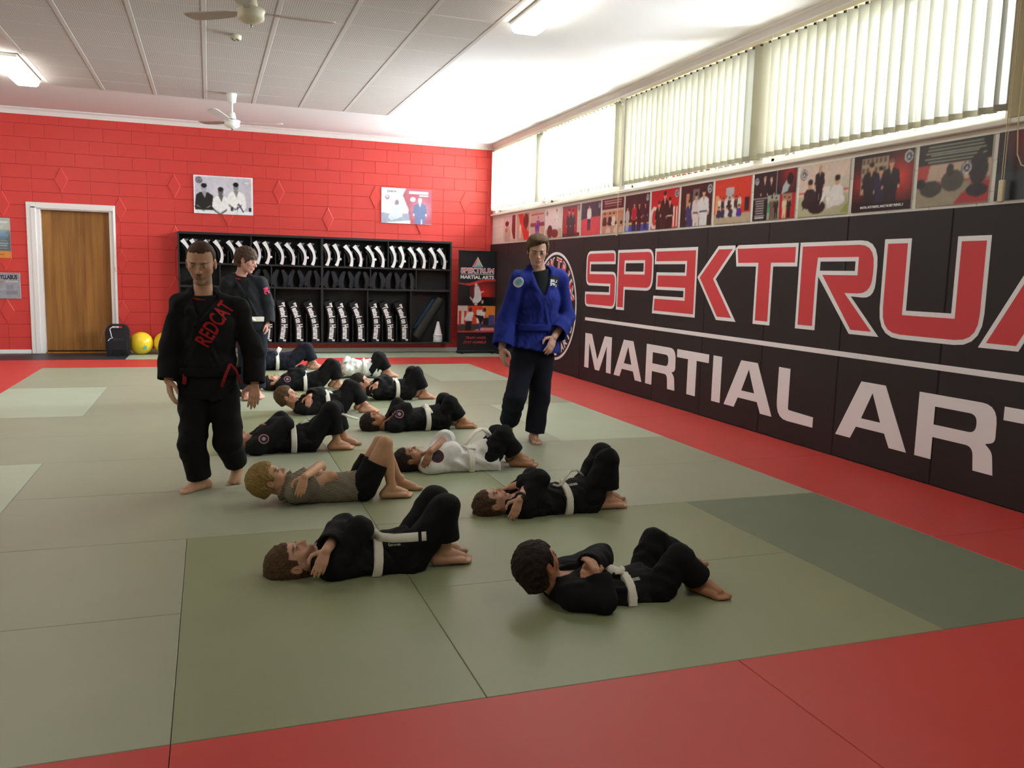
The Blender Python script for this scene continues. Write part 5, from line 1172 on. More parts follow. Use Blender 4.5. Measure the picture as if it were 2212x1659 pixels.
        if S.get('skirt_cut', True):
            dS = nz(sk-J['waist']); X, Y, Z = G.ax[0][:, None, None], G.ax[1][None, :, None], G.ax[2][None, None, :]
            np.maximum(F, ((X-sk[0])*dS[0]+(Y-sk[1])*dS[1]+(Z-sk[2])*dS[2]-.01*s).astype(np.float32), out=F)
        if S.get('flap'):
            fe_ = lerp(J['pelvis'], (J['knR']+J['knL'])/2, S['flap'])+fr*.01*s; fd = nz(fe_-J['waist']); T = G.new(); cap(G, T, J['waist']+fr*.01*s, fe_, .09*ji, .088*ji, .03, lat, 1.35); halfspace(G, T, fe_, fd); F = smin(F, T, .02*s)
        base = F.copy(); wrinkle(G, F, S.get('wr', .006), 34/s, sd, 7)
        wrinkle(G, F, S.get('wr', .006)*.4, 80/s, sd+77, 5)
        sl = S.get('sleeve', (.82, .82)); sr = S.get('sleeve_r', (.066, .064, .06))
        for q, cf in zip('RL', sl): F = smin(F, sleeve(q, cf, sr[0]*s, sr[1]*s, sr[2]*s), .018*s)
        # neck opening and V
        nb = J['neck']; cap(G, F, nb-fr*.004*s, hd.p(0, -.08, -.28), .052*s, .058*s, .006, sub=True)
        top = nb+fr*.055*s; bot = lerp(J['chest'], J['waist'], S.get('vdeep', .25))+fr*.10*ji+lat*S.get('vshift', 0)
        cap(G, F, top+fr*.01, bot, .046*s*S.get('vw', 1), .004, .005, sub=True)
        for sx in (-1, 1):
            upn = nz(hd.p(0, -.1, -.25)-nb); bk = nb-fr*.05*s+lat*sx*.02*s+upn*S.get('collar', .012)*s; si = nb+lat*sx*.06*s-fr*.005*s+upn*S.get('collar', .012)*.5*s; fm = lerp(top, bot, .45)+lat*sx*.045*s*S.get('vw', 1)+fr*.0*s; fe = bot+lat*(-sx)*.03*s
            lr = S.get('lapel', .018)*s
            for a, b, r_a, r_b in ((bk, si, lr, lr), (si, fm, lr, lr), (fm, fe, lr, .004)): cap(G, F, a, b, r_a, r_b, .010)
        if S.get('overlap', True):
            a = lerp(top, bot, .9); b = J['waist']+fr*.097*ji+lat*.05*s; cap(G, F, a-fr*.006*s, b-fr*.004*s, .012*s, .012*s, .006)
        V, Q = surface(G, F); V = relax(V, Q, 1, .4); V[:, 2] = np.maximum(V[:, 2], .0025)
        jk = mobj(S.get('jname', 'jacket'), net_mesh('jacket', V, Q, S['jacket'], org), root); bvh = BVHTree.FromPolygons([Vector(v) for v in V], [tuple(q) for q in Q.tolist()])
        if S.get('belt'):
            w0 = S.get('belt_at', J['waist']); n_ = nz(S.get('belt_n', J['pelvis']-J['chest'])); Bf = base-.0115
            X, Y, Z = G.ax[0][:, None, None], G.ax[1][None, :, None], G.ax[2][None, None, :]
            Gb = Grid(w0-.24*s, w0+.24*s, min(cvx, .006)); Fb = Gb.new()
            cap(Gb, Fb, J['waist'], J['chest'], .096*ji, .100*ji, .03, lat, wf); cap(Gb, Fb, J['waist'], sk, .096*ji, S.get('skirt_r', .112)*ji, .03, lat, wf)
            Fb -= .009*s+S.get('wr', .006)*.8; X, Y, Z = Gb.ax[0][:, None, None], Gb.ax[1][None, :, None], Gb.ax[2][None, None, :]
            Fb = np.maximum(Fb, np.abs((X-w0[0])*n_[0]+(Y-w0[1])*n_[1]+(Z-w0[2])*n_[2])-.021*s).astype(np.float32)
            V2, Q2 = surface(Gb, Fb); V2[:, 2] = np.maximum(V2[:, 2], .0015); belt = mobj('belt', net_mesh('belt', V2, Q2, S['belt'], org), root)
            kp_ = w0+fr*.108*ji+np.asarray(S.get('knot', (0, 0, 0)))
            for rb in S.get('tails', ()):
                pp = [Vector(np.asarray(p)-org) for p in rb['p']]; MB().ribbon(pp, rb.get('n', tuple(fr)), rb.get('w', .036)*s, .006, 0).build('belt_tail', rb.get('m', S['belt']), belt, True)
                if rb.get('stripe'):
                    a, b = pp[-2], pp[-1]; MB().ribbon([a.lerp(b, rb['stripe'][0]), a.lerp(b, rb['stripe'][1])], rb.get('n', tuple(fr)), rb.get('w', .036)*s*1.03, .0075).build('rank_stripe', 'belt_black', belt)
            if S.get('knot_on', True):
                k1 = kp_+lat*.02*s; MB().tube([Vector(kp_-lat*.026*s-org-dn*.012*s), Vector(kp_-org+fr*.012*s), Vector(kp_+lat*.026*s-org+dn*.012*s)], [.010*s, .017*s, .010*s], 8).build('belt_knot', S['belt'], belt, True)
        for pt in S.get('patches', ()):
            c = Vector(pt['p']); d = Vector(pt.get('d', (0, .97, -.24))).normalized(); u = Vector((0, 0, 1)); u = (u-d*u.dot(d)).normalized(); w_ = d.cross(u); pr = pt['r']
            for ri, (ra, m_, lf) in enumerate(pt['rings']):
                vs = []; fs = []; nr = 3; nn = 20
                for k in range(nr+1):
                    for i in range(nn): a = 2*math.pi*i/nn; q = c+(u*math.sin(a)+w_*math.cos(a))*(pr*ra*max(k, .02)/nr); vs.append(drape(bvh, q, d, .0035+lf)-Vector(org))
                for k in range(nr):
                    for i in range(nn): fs.append((k*nn+i, k*nn+(i+1) % nn, (k+1)*nn+(i+1) % nn, (k+1)*nn+i))
                MB().add(vs, fs).build('patch', m_, jk, True)
        for tx in S.get('texts', ()):
            c = Vector(tx['p']); d = Vector(tx.get('d', (0, .97, -.24))).normalized(); u = Vector(tx['u']); u = (u-d*u.dot(d)).normalized(); v_ = (u.cross(d)).normalized()
            mb = MB(); mb2 = MB()
            if tx.get('ground'):
                gw, gh = tx['ground']; vs = []; fs = []
                for i in range(7):
                    for j in range(5): vs.append(drape(bvh, c+u*(gw*(i/6-.5))+v_*(gh*(j/4-.5)), d, .003)-Vector(org))
                for i in range(6):
                    for j in range(4): a = i*5+j; fs.append((a, a+1, a+6, a+5))
                mb2.add(vs, fs).build('patch', tx['gm'], jk, True)
            text_mb(mb, tx['s'], lambda a, b, q: tuple(drape(bvh, c+u*a+v_*(b-tx['h']/2), d, tx.get('lift', .006))-Vector(org)), tx['h'], width=tx['w'], bold=tx.get('bold', .03), center=True, fine=True); mb.build('lettering', tx['m'], jk)
    # --- trousers or shorts
    if S.get('trousers'):
        ti = S.get('tinf', 1.0)*s; G = Grid(lo, hi, cvx); F = G.new(); tr = S.get('trouser_r', (.086, .072, .070))
        cap(G, F, J['waist'], J['pelvis'], .084*s, .09*s, .03, lat, 1.3)
        for q, hm in zip('RL', S.get('hem', (.80, .80))):
            T = G.new(); T2 = G.new(); X, Y, Z = G.ax[0][:, None, None], G.ax[1][None, :, None], G.ax[2][None, None, :]
            if hm >= 0: H_ = lerp(J['kn'+q], J['an'+q], hm); d = nz(J['an'+q]-J['kn'+q]); cap(G, T2, J['hip'+q], J['kn'+q], tr[0]*ti, tr[1]*ti, .02); cap(G, T, J['kn'+q], H_+d*.02, tr[1]*ti, tr[2]*ti, .02); rr = tr[2]*ti-.015
            else: H_ = lerp(J['hip'+q], J['kn'+q], 1+hm); d = nz(J['kn'+q]-J['hip'+q]); cap(G, T, J['hip'+q], H_+d*.02, tr[0]*ti, tr[1]*ti, .02); rr = tr[1]*ti-.015
            fade_wrinkle(G, T, S.get('wrt', .006), 30/s, sd+3+ord(q), H_, .11*s)
            dd = S.get('hemn', {}).get(q, d); T = np.maximum(T, ((X-H_[0])*dd[0]+(Y-H_[1])*dd[1]+(Z-H_[2])*dd[2]).astype(np.float32)); cap(G, T, H_-d*.03*s, H_+d*.06*s, rr, rr, .004, sub=True)
            if hm >= 0: wrinkle(G, T2, S.get('wrt', .006), 30/s, sd+5+ord(q), 6); T = smin(T, T2, .012*s)
            F = smin(F, T, .02*s)
        V, Q = surface(G, F); V = relax(V, Q, 1, .4); V[:, 2] = np.maximum(V[:, 2], .002)
        tj = mobj(S.get('tname', 'trousers'), net_mesh('trousers', V, Q, S['trousers'], org), root)
    if S.get('watch'):
        q = S['watch']; d = nz(J['wr'+q]-J['el'+q]); c = lerp(J['el'+q], J['wr'+q], .90); u = nz(np.cross(d, (0, 1, .3))); w = np.cross(d, u)
        wt = MB().tube([Vector(c+(u*math.cos(a)+w*math.sin(a))*.029*s-org) for a in np.linspace(0, 2*math.pi, 21)[:-1]], .0085*s, 8, closed=True).build('wristwatch', 'watch_black', root, True, label='dark wristwatch')
        f_ = c+np.array((0, -1, .2))*.031*s-org; MB().lathe([(.004, 0), (.014*s, 0), (.014*s, .008*s), (.004, .009*s)], 16, Matrix.Translation(Vector(f_)) @ Vector((0, -1, .2)).to_track_quat('Z', 'Y').to_matrix().to_4x4()).build('watch_face', 'eye_dark', wt, True)
    if S.get('tee'):
        G = Grid(np.minimum(J['chest'], J['neck'])-.24*s, np.maximum(J['chest'], J['neck'])+.2*s, .006); F = G.new(); fr = nz(S['front'])
        cap(G, F, J['chest'], J['neck'], .097*b_, .066*b_, .04, lat, 1.3); cap(G, F, J['neck']+fr*.006*s, hd.p(0, -.1, -.26), .035*s, .035*s, .004, sub=True)
        nn = nz(hd.p(0, -.1, -.3)-J['neck']); halfspace(G, F, J['neck']+nn*.016*s, nn); halfspace(G, F, J['chest']-nn*.05*s, -nn)
        V, Q = surface(G, F); te = mobj('undershirt', net_mesh('undershirt', relax(V, Q), Q, S['tee'], org), root)
        if S.get('tee_rim'):
            c = J['neck']+nn*.014*s+fr*.006*s; u = nz(np.cross(nn, lat)); ring = [Vector(c+(lat*math.cos(a)*.056*s*1.3+u*math.sin(a)*.056*s*1.2)-org-nn*(.02*s*max(0, (u*math.sin(a)) @ fr))) for a in np.linspace(0, 2*math.pi, 25)[:-1]]
            MB().tube(ring, .0075*s, 8, closed=True).build('neck_rim', S['tee_rim'], te, True)
    return root, org
# ------------------------------------------------------------------ children on the mat (head towards the door side, knees bent, arms folded)
mat('patch_pink', 'b9757c', 0.7, 0.2); mat('patch_dark', '26262e', 0.7, 0.2); mat('patch_grey', '8f9096', 0.7, 0.2); mat('patch_maroon', '4a1a1e', 0.7, 0.2); mat('text_grey', 'b9b6a8', 0.7, 0.2); mat('watch_black', '15161c', 0.35, 0.5); mat('patch_white', 'd9dadc', 0.7, 0.2); mat('text_red', 'a31d1e', 0.7, 0.2); mat('text_pink', 'c43a5c', 0.7, 0.2)
ROUND = [(1.0, 'patch_pink', 0), (.80, 'patch_dark', .001), (.38, 'patch_grey', .002)]
def kid(y, head, hh, N, C, W, P, kn, kf, an, af, En, Hn, Ef, Hf, label, face=(.15, 0, 1), lx=.075, **kw):
    """picture positions of the joints; y = depth of the body's middle; n = near side, f = far side"""
    s = kw.get('s', 1.0); sw, hw = .115*s, .07*s
    q3 = lambda t, dy=0.0: at(t[0], t[1], y+(t[2] if len(t) > 2 else dy))
    c_, n_, w_, p_ = q3(C), q3(N), q3(W), q3(P)
    axis = nz(p_-c_); lat = np.array((0, 1, 0.0)); lat = nz(lat-axis*(lat @ axis)); front = np.cross(lat, axis); front = front if front[2] > 0 else -front
    sh = lerp(c_, n_, .62)
    J = dict(pelvis=p_, waist=w_, chest=c_, neck=n_, shR=sh-lat*sw, shL=sh+lat*sw, hipR=p_-lat*hw, hipL=p_+lat*hw,
             knR=q3(kn, -lx), knL=q3(kf, lx+.01), anR=q3(an, -lx), anL=q3(af, lx+.02), elR=q3(En, -.06), elL=q3(Ef, .09), wrR=q3(Hn, .06), wrL=q3(Hf, -.15))
    J['skirt'] = p_+axis*kw.pop('skirt', .035)*s
    for q in 'RL':
        J['an'+q][2] = max(J['an'+q][2], .058*s)
        for k in ('el', 'wr'): J[k+q][2] = max(J[k+q][2], .05)
    f = nz(face); up = nz(np.array((-f[2], 0, f[0]))+np.array((0, kw.pop('headroll', 0.0), 0)))
    hd = Head(q3(head, kw.pop('heady', 0.0)), up, f, hh)
    tdir = kw.pop('toe', (1, 0, 0)); tdn = kw.pop('toen', tdir)
    dR = nz(J['wrR']-J['elR']); dL = nz(J['wrL']-J['elL'])
    arms = {'R': dict(d=nz(dR+np.array((0, .5, -.3))), n=front, side=1, curl=.45), 'L': dict(d=nz(dL*.6+np.array(kw.pop('hdir', (-.25, 0, -1)))), n=np.array(kw.pop('hn', (-.1, -1, .15))), side=kw.pop('hside', 1), curl=kw.pop('hcurl', .45), spread=.2)}
    legs = {'R': dict(f=tdn, side=-1), 'L': dict(f=tdir, side=1)}
    S = dict(J=J, head=hd, lat=lat, front=front, arms=arms, legs=legs, label=label, s=s, group='children lying on the mats', jacket='gi_black', trousers='gi_black_trouser', belt='belt_white', hair=dict(t=.04), hair_mat='hair_brown', belt_n=axis, calfR=(-.8, 0, -.3), calfL=(-.8, 0, -.3))
    S['hem'] = (.72, .72); S['foot'] = .215*s; S['jinf'] = 1.08; S['eyes'] = False; S['flap'] = .26
    S.update(kw)
    if 'patch' in S: S['patches'] = [dict(p=q3(S['patch'], -.1), r=S.get('patch_r', .038)*s, rings=S.get('rings', ROUND))]
    if 'tail_px' in S: S['tails'] = [dict(p=[q3(t) for t in tl['p']], **{k: v for k, v in tl.items() if k != 'p'}) for tl in S['tail_px']]
    if 'text_px' in S: S['texts'] = [dict(t, p=q3(t['p'], -.1)) for t in S['text_px']]
    return make_person(S)
SHORT = dict(t=.045, front=.26, nape=-.30, side=-.10, amp=.016)
# near row, front pair
kid(3.90, (634, 1217), .238, (692, 1207), (748, 1206), (804, 1206), (872, 1210), (960, 1096), (940, 1078), (962, 1193), (948, 1188), (776, 1142), (706, 1168), (742, 1136), (704, 1190, -.17),
    'girl with a ponytail lying in the left column nearest the viewpoint, striped white belt', face=(.16, -.02, 1), hair=dict(t=.05, front=.20, nape=-.34, side=-.25, amp=.012, fwd=.16, locks=[((0, -.36, -.1), (.10, -.44, -.45), .14, .10), ((.10, -.44, -.45), (.28, -.40, -.72), .09, .035), ((.22, -.38, -.3), (.34, -.42, -.62), .06, .02), ((-.24, -.1, -.1), (-.2, -.25, -.45), .12, .05), ((.24, -.1, -.1), (.2, -.25, -.45), .12, .05)]), hair_mat='hair_light',
    vox=.0042, cvox=.0065, seed=3, skin='c59a80', tail_px=[dict(p=[(806, 1152, -.04), (822, 1160, -.07), (850, 1163, -.13), (885, 1161, -.185), (921, 1158, -.205)], w=.042, n=(0, -.85, .5), stripe=(.52, .72)), dict(p=[(804, 1156, -.03), (796, 1142, -.03), (789, 1146, -.03), (792, 1160, -.05)], w=.03, n=(0, -.85, .5))],
    text_px=[dict(p=(852, 1176), s='Gameness', u=(1, 0, .02), h=.013, w=.055, m='text_grey')])
kid(3.27, (1163, 1222), .222, (1198, 1262), (1256, 1275), (1330, 1290), (1388, 1286), (1468, 1204), (1413, 1168, .16), (1510, 1298), (1474, 1284, .18), (1302, 1308, -.17), (1288, 1236, -.10), (1296, 1204, .17), (1268, 1226, -.02),
    'boy with dark hair curling up in the right column nearest the viewpoint', face=(.80, .42, .42), headroll=.0, hair=dict(t=.05, front=.27, nape=-.34, side=-.14, amp=.018), hair_mat='hair_dark', vox=.0042, cvox=.0065, seed=11, skin='ab7c5c', hdir=(.2, .1, -.1), hn=(-.3, -.5, .9), hside=1, sleeve=(.86, .92), hem=(.90, .9), trouser_r=(.084, .062, .064), lx=.10, skirt=.045, toen=(.45, -.89, 0), toe=(.95, .3, 0), tail_px=[dict(p=[(1312, 1236, -.02), (1322, 1228, -.02), (1334, 1232, -.03), (1338, 1240, -.05)], w=.04, n=(0, -.6, .8))],
    text_px=[dict(p=(1374, 1252), s='Gameness', u=(1, 0, .12), h=.018, w=.062, m='text_grey')], hcurl=.9)
# second pair
kid(4.62, (1062, 1088), .21, (1098, 1092), (1146, 1084), (1210, 1084), (1258, 1084), (1312, 994), (1298, 982), (1313, 1080), (1303, 1074), (1164, 1036), (1104, 1052, .08), (1150, 1032), (1122, 1080, -.17),
    'boy wearing a dark wristwatch lying in the right column, second from the viewpoint', face=(.24, 0, 1), hair=dict(SHORT, t=.04, amp=.02), vox=.0042, cvox=.007, seed=21, skin='c0937a', sleeve=(.62, .5), watch='L', tail_px=[dict(p=[(1194, 1047, -.03), (1205, 1050, -.04), (1216, 1046, -.05), (1222, 1032, -.03), (1232, 1017, 0), (1246, 1015, .02), (1264, 1032, .03)], w=.014, n=(0, -.9, .4)), dict(p=[(1206, 1062, -.06), (1216, 1070, -.11), (1224, 1080, -.14)], w=.02, n=(0, -.9, .4), m='belt_black')],
    text_px=[dict(p=(1240, 1046), s='Gameness', u=(1, 0, .15), h=.018, w=.075, m='text_grey')])
kid(5.17, (581, 1036), .222, (618, 1058), (664, 1052), (724, 1055), (780, 1050), (832, 958), (822, 955), (846, 1056), (864, 1052), (716, 1030), (652, 1022, .10), (692, 1008), (658, 1030, -.165),
    'fair-haired boy in a striped shirt and black shorts, arms folded', face=(.62, -.05, .75), collar=.03, jinf=.96, hair=dict(SHORT, t=.075, front=.26, amp=.014, side=-.06, nape=-.24), hair_mat='hair_blond', vox=.0042, cvox=.0065, seed=31, skin='c69a78', jacket='shirt_stripes', jname='shirt', trousers='short_black', tname='shorts', belt=None, sleeve=(-.42, -.42), sleeve_r=(.055, .054, .05), hem=(-.40, -.40), trouser_r=(.085, .082, .08), overlap=False, vdeep=-.6, vw=.6, skirt=.0, flap=None, wr=.003, hdir=(-.1, 0, -1))
# third pair
kid(5.81, (882, 992), .205, (914, 1002), (946, 998), (1006, 997), (1046, 996), (1086, 940), (1074, 938), (1122, 994), (1112, 990), (976, 976), (926, 976, .10), (962, 948), (930, 976, -.15),
    'boy in a white jacket and black trousers lying third from the viewpoint', face=(.22, 0, 1), hair=dict(t=.05, front=.22, nape=-.30, side=-.12, amp=.012), hair_mat='hair_dark', vox=.0055, cvox=.008, seed=41, skin='a07354', jacket='gi_white', sleeve=(.75, .12), sleeve_r=(.07, .07, .068), patch=(941, 985), patch_r=.05, rings=[(1.0, 'patch_maroon', 0), (.6, 'patch_dark', .001)], skirt=.06, wr=.006, jinf=1.16, flap=.32,
    tail_px=[dict(p=[(996, 968, -.02), (1006, 956, -.02), (1022, 936, .02), (1040, 926, .04), (1050, 930, .04), (1058, 942, .02)], w=.042, n=(-.5, -.3, .8)), dict(p=[(1004, 962, -.03), (1012, 968, -.08), (1028, 968, -.1)], w=.03, n=(0, -.6, .8))], toe=(.97, -.2, 0))
kid(6.68, (515, 957), .205, (538, 964), (574, 952), (632, 950), (668, 948), (716, 886), (722, 884), (728, 956), (742, 950), (616, 918), (582, 918, .05), (606, 906), (584, 924, .02),
    'child half hidden by the walking man, round patch on the shoulder', face=(.2, 0, 1), hair=dict(SHORT), hair_mat='hair_light', vox=.006, cvox=.009, seed=51, skin='bd8a6c', patch=(569, 949), hdir=(-.6, .4, -.3), tail_px=[dict(p=[(636, 918, -.03), (648, 922, -.03), (656, 916, -.03), (664, 908, -.02)], w=.04, n=(0, -.7, .7)), dict(p=[(738, 894, -.1), (755, 900, -.12), (774, 905, -.13)], w=.03, n=(0, -.3, 1))])
# fourth pair
kid(7.38, (805, 911), .205, (836, 921), (868, 908), (918, 906), (952, 906), (972, 871), (960, 865), (1000, 916), (990, 912), (876, 884), (846, 896, .08), (860, 874), (868, 898, .0),
    'boy with a round sleeve patch lying in the right column, fourth from the viewpoint', face=(.25, .05, 1), hair=dict(t=.05, front=.22, nape=-.3, side=-.12, amp=.014), hair_mat='hair_dark', vox=.006, cvox=.009, seed=61, skin='a8744f', patch=(861, 895), hdir=(.6, .2, -.4), tail_px=[dict(p=[(918, 876, -.04), (928, 888, -.09), (936, 902, -.12)], w=.045, n=(0, -.9, .3))])
kid(8.42, (619, 856), .212, (642, 878), (672, 878), (706, 872), (736, 872), (764, 838), (754, 834), (790, 880), (780, 876), (690, 852), (664, 850, .06), (692, 848), (668, 856, -.14),
    'boy curling up and looking towards the banner, hand on his shoulder patch', face=(.82, -.12, .5), hair=dict(SHORT, amp=.02), hair_mat='hair_mid', vox=.006, cvox=.009, seed=71, skin='c08a6e', patch=(666, 868), hdir=(.1, 0, -1), tail_px=[dict(p=[(702, 852, -.03), (712, 846, -.03), (718, 852, -.03)], w=.03, n=(0, -.8, .5))])
# far rows
kid(9.2, (779, 826), .21, (796, 842), (824, 843), (854, 844), (878, 845), (900, 806), (890, 804), (917, 851), (908, 848), (836, 824), (806, 828, .06), (830, 820), (812, 830, -.14),
    'dark-haired boy curling up in the right column, fifth from the viewpoint', face=(.85, -.05, .45), hair=dict(SHORT), hair_mat='hair_dark', vox=.007, cvox=.010, seed=81, skin='c08c72', hdir=(.0, 0, -1), tail_px=[dict(p=[(846, 826, -.05), (850, 818, -.04), (856, 824, -.04)], w=.03, n=(0, -.8, .5))])
kid(10.1, (587, 826), .205, (600, 834), (622, 827), (657, 829), (684, 826), (722, 789), (714, 787), (732, 830), (722, 826), (648, 806), (622, 806, .06), (650, 799), (634, 808, .06),
    'boy with a green and white belt lying in the left column behind the curling boy', face=(.18, 0, 1), hair=dict(SHORT), hair_mat='hair_dark', vox=.007, cvox=.010, seed=91, skin='c28f74', patch=(620, 820), hdir=(-.7, .1, -.3), tail_px=[dict(p=[(664, 812, -.05), (672, 820, -.10), (676, 832, -.12)], w=.03, n=(0, -.9, .3), m='belt_green'), dict(p=[(656, 812, -.03), (660, 800, -.03)], w=.04, n=(0, -.9, .3))])
kid(11.2, (733, 797), .205, (743, 800), (758, 794), (783, 797), (802, 798), (822, 772), (816, 771), (840, 806), (834, 804), (770, 786), (744, 784, .06), (750, 779), (748, 792, -.1),
    'child in a white jacket farthest back in the right column', face=(.2, 0, 1), hair=dict(SHORT), hair_mat='hair_brown', vox=.007, cvox=.010, seed=101, skin='c49078', jacket='gi_white', skirt=.05, wr=.007, jinf=1.12, sleeve_r=(.058, .058, .058), tail_px=[dict(p=[(784, 783, -.03), (794, 782, -.05), (800, 788, -.1)], w=.04, n=(0, -.7, .5))])
kid(12.2, (527, 779), .205, (552, 786), (577, 782), (598, 783), (626, 782), (664, 752), (656, 751), (680, 788), (672, 786), (590, 768), (566, 768, .06), (576, 764), (566, 772, .0),
    'child with an upright belt end farthest back in the left column', face=(.1, 0, 1), hair=dict(SHORT), hair_mat='hair_blond', vox=.007, cvox=.010, seed=111, skin='c49078', jacket='gi_navy', trousers='gi_navy', s=1.08, tail_px=[dict(p=[(597, 768, -.02), (600, 760, -.02), (605, 751, .02)], w=.05, n=(0, -1, .1))])
# ------------------------------------------------------------------ standing people
def stander(y, J, head, hh, face, up, label, **kw):
    g = {k: at(*v[:2], y+(v[2] if len(v) > 2 else 0)) for k, v in J.items()}
    lat = nz(g['shL']-g['shR']); lat = nz(np.array((lat[0], lat[1], 0)))
    front = nz(np.cross(lat, np.array((0, 0, 1.0))))*-1; front = front if front[1] < 0 else -front
    S = dict(J=g, head=Head(at(*head[:2], y+(head[2] if len(head) > 2 else 0)), up, face, hh), lat=lat, front=front, label=label, belt_n=(0, 0, -1))
    S.update(kw)
    if 'text_px' in S: S['texts'] = [dict(t, p=at(*t['p'], y-.1)) for t in S['text_px']]
    if 'patch_px' in S: S['patches'] = [dict(t, p=at(*t['p'], y-.1)) for t in S['patch_px']]
    if 'tail_px' in S: S['tails'] = [dict({k: v for k, v in t.items() if k != 'p'}, p=[at(q[0], q[1], y+q[2]) for q in t['p']]) for t in S['tail_px']]
    return make_person(S)
DOWN = np.array((0, 0, -1.0))
stander(5.62, dict(pelvis=(452, 845, .02), waist=(450, 790), chest=(448, 700), neck=(440, 642, .03), shR=(392, 661), shL=(512, 666, .02), elR=(368, 752, .02), elL=(548, 762, .0), wrR=(364, 822, -.04), wrL=(550, 830, -.06),
                   hipR=(424, 852), hipL=(484, 852), knR=(416, 955, -.05), knL=(492, 950, -.04), anR=(432, 1038, -.02), anL=(513, 1007, .10), skirt=(452, 852, .02)),
        (434, 567, -.03), .246, (-.16, -.92, -.26), (-.02, -.2, 1), 'man with a shaved head walking in a black gi with red lettering', s=1.20, build=1.05, vox=.0046, cvox=.007, open=True, seed=5, skin='c2977a', brow='2a1a12', stubble='4a3526', lips='8a5444', jaw=1.05, nose=1.03, neck_r=.047, foot=.235, hand=.165,
        arms={'R': dict(d=(.12, -.25, -1), n=(-.9, -.3, 0), side=-1, curl=.35), 'L': dict(d=(-.05, -.2, -1), n=(.25, -1, .0), side=1, curl=.28, spread=.3)}, legs={'R': dict(f=(-.80, -.60, 0), side=-1), 'L': dict(f=(-.22, -.70, -.68), u=(0, -.68, .70), side=1)},
        jacket='gi_black', trousers='gi_black_trouser', belt='belt_black', belt_at=at(451, 800, 5.62), jinf=1.08, skirt_r=.115, ears=1.12, hair=dict(t=.014, front=.31, nape=-.22, side=.04, amp=.002, fine=.0015, arch=-.02, fwd=.10), hair_mat='hair_brown', tee='tee_black', tee_rim='tee_red', sleeve=(.97, .97), sleeve_r=(.056, .058, .056), hem=(.93, .86), trouser_r=(.086, .074, .060), vdeep=.05, vshift=-.06, vw=1.3, lapel=.024, collar=.05, skirt_cut=True,
        text_px=[dict(p=(463, 698), s='REDCAT', u=(.52, 0, .86), h=.095, w=.30, m='text_red', bold=.02, lift=.006), dict(p=(437, 805), s='Redcat', u=(1, 0, -.15), h=.016, w=.06, m='text_red')],
        tail_px=[dict(p=[(479, 836, -.155), (488, 808, -.16), (497, 786, -.155)], w=.016, n=(0, -1, 0), m='cuff_red'), dict(p=[(498, 787, -.155), (510, 800, -.145), (519, 828, -.12)], w=.012, n=(0, -1, 0), m='cuff_red'), dict(p=[(400, 808, -.1), (398, 830, -.1)], w=.02, n=(-.3, -1, 0), m='cuff_red')], knot_on=False)
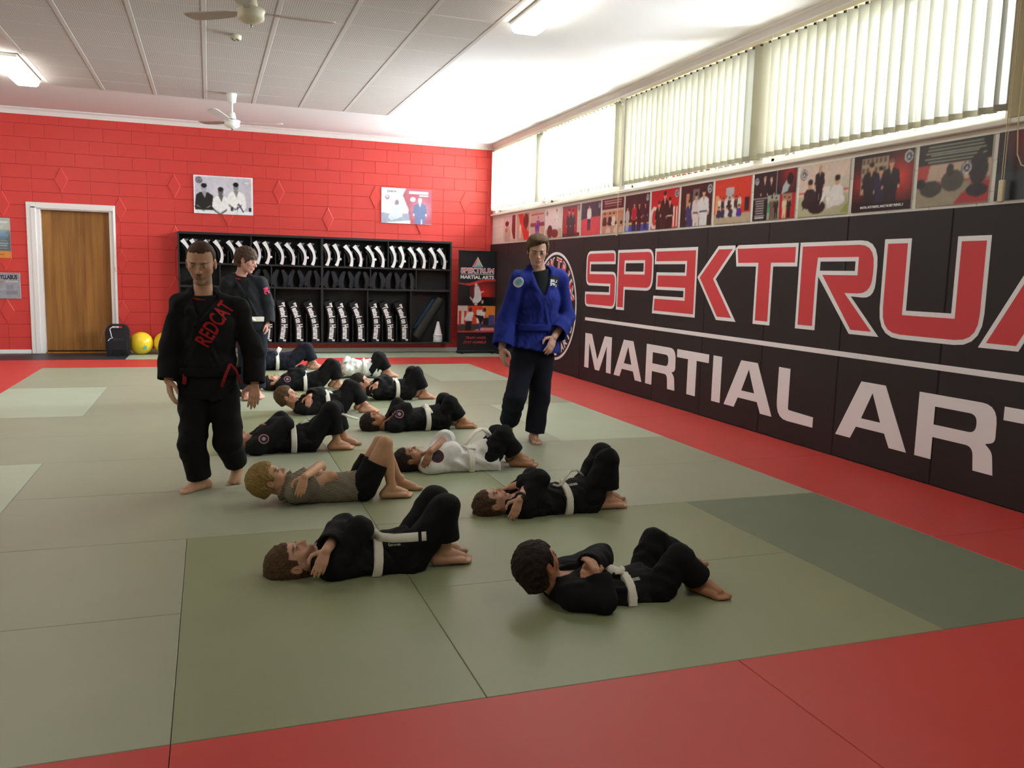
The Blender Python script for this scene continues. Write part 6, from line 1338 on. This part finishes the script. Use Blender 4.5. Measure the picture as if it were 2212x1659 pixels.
stander(6.62, dict(pelvis=(1150, 768), waist=(1158, 715), chest=(1164, 645), neck=(1163, 588, .02), shR=(1121, 605), shL=(1208, 602), elR=(1094, 690, .02), elL=(1222, 684, .03), wrR=(1084, 752, -.06), wrL=(1196, 730, -.16),
                   hipR=(1132, 768), hipL=(1170, 768), knR=(1113, 858, -.08), knL=(1165, 862), anR=(1099, 914, .14), anL=(1154, 938), skirt=(1152, 752)),
        (1161, 542, -.03), .238, (-.28, -.93, -.24), (-.05, -.2, 1), 'young man in a blue jacket and black trousers walking beside the wall pads', s=1.27, vox=.0046, cvox=.0075, eyes=False, seed=8, skin='b98f7c', brow='4a3626', lips='93605a', neck_r=.046, foot=.25, hand=.175,
        arms={'R': dict(d=(.05, -.2, -1), n=(-1, -.3, 0), side=-1, curl=.5), 'L': dict(d=(-.45, -.5, -.75), n=(.3, -.9, .2), side=1, curl=.35, spread=.3)}, legs={'R': dict(f=(-.1, -.55, -.83), u=(0, -.83, .5), side=-1), 'L': dict(f=(-.12, -1, 0), side=1)},
        jacket='gi_blue', trousers='gi_navy', belt='gi_blue', belt_at=at(1158, 706, 6.62), jinf=1.06, skirt_r=.135, hair=dict(t=.07, front=.30, nape=-.26, side=-.04, amp=.014, fr=-.32, fwd=.16, arch=.1, top=(-.05, .1, .42, .3, .33, .12)), hair_mat='hair_mid', tee='tee_black', sleeve=(.92, .80), sleeve_r=(.054, .064, .070), hem=(.90, .95), trouser_r=(.088, .072, .066), vdeep=.15, vw=1.35, lapel=.022, collar=.05, wr=.006, knot_on=False,
        patch_px=[dict(p=(1123, 608), r=.040, rings=[(1.0, 'patch_white', 0), (.78, 'logo_grey', .001), (.5, 'print_blue', .002)])], text_px=[dict(p=(1197, 606), s='JIU', u=(1, 0, -.08), h=.022, w=.07, m='patch_white', bold=.04, ground=(.10, .085), gm='patch_dark'), dict(p=(1196, 615), s='JITSU', u=(1, 0, -.08), h=.020, w=.075, m='patch_white', bold=.05)])
stander(9.45, dict(pelvis=(546, 716), waist=(541, 682), chest=(530, 632), neck=(521, 597, .02), shR=(492, 612), shL=(561, 612), elR=(488, 660, .1), elL=(576, 656), wrR=(500, 690, -.1), wrL=(577, 700, -.04),
                   hipR=(533, 718), hipL=(558, 718), knR=(532, 785), knL=(556, 785, .05), anR=(532, 848, -.02), anL=(556, 845, .02), skirt=(546, 712)),
        (533, 562, -.03), .25, (.86, -.42, -.28), (.22, -.05, 1), 'teenager in a dark gi looking down behind the walking man', s=1.22, vox=.0065, cvox=.009, seed=9, skin='c69383', brow='3a2a22', neck_r=.044, foot=.24,
        arms={'R': dict(d=(.3, -.4, -.8), n=(-.5, -.8, 0), side=-1), 'L': dict(d=(-.1, -.2, -1), n=(1, -.2, 0), side=1, curl=.8)}, legs={'R': dict(f=(-.1, -1, 0), side=-1), 'L': dict(f=(.3, -1, 0), side=1)},
        jacket='gi_blackgrey', trousers='gi_navy', belt='belt_white', belt_at=at(543, 688, 9.45), jinf=.98, hair=dict(t=.065, front=.10, nape=-.36, side=-.16, amp=.016, fwd=.24, arch=.0), hair_mat='hair_brown', tee='tee_black', tee_rim='tee_red', sleeve=(.93, .93), sleeve_r=(.07, .068, .064), hem=(.90, .90), vdeep=.2,
        text_px=[dict(p=(579, 627), s='RC', u=(.35, 0, -.9), h=.05, w=.07, m='text_pink', bold=.08, d=(-.45, .87, -.2))])
# wristwatch of the boy in the second pair
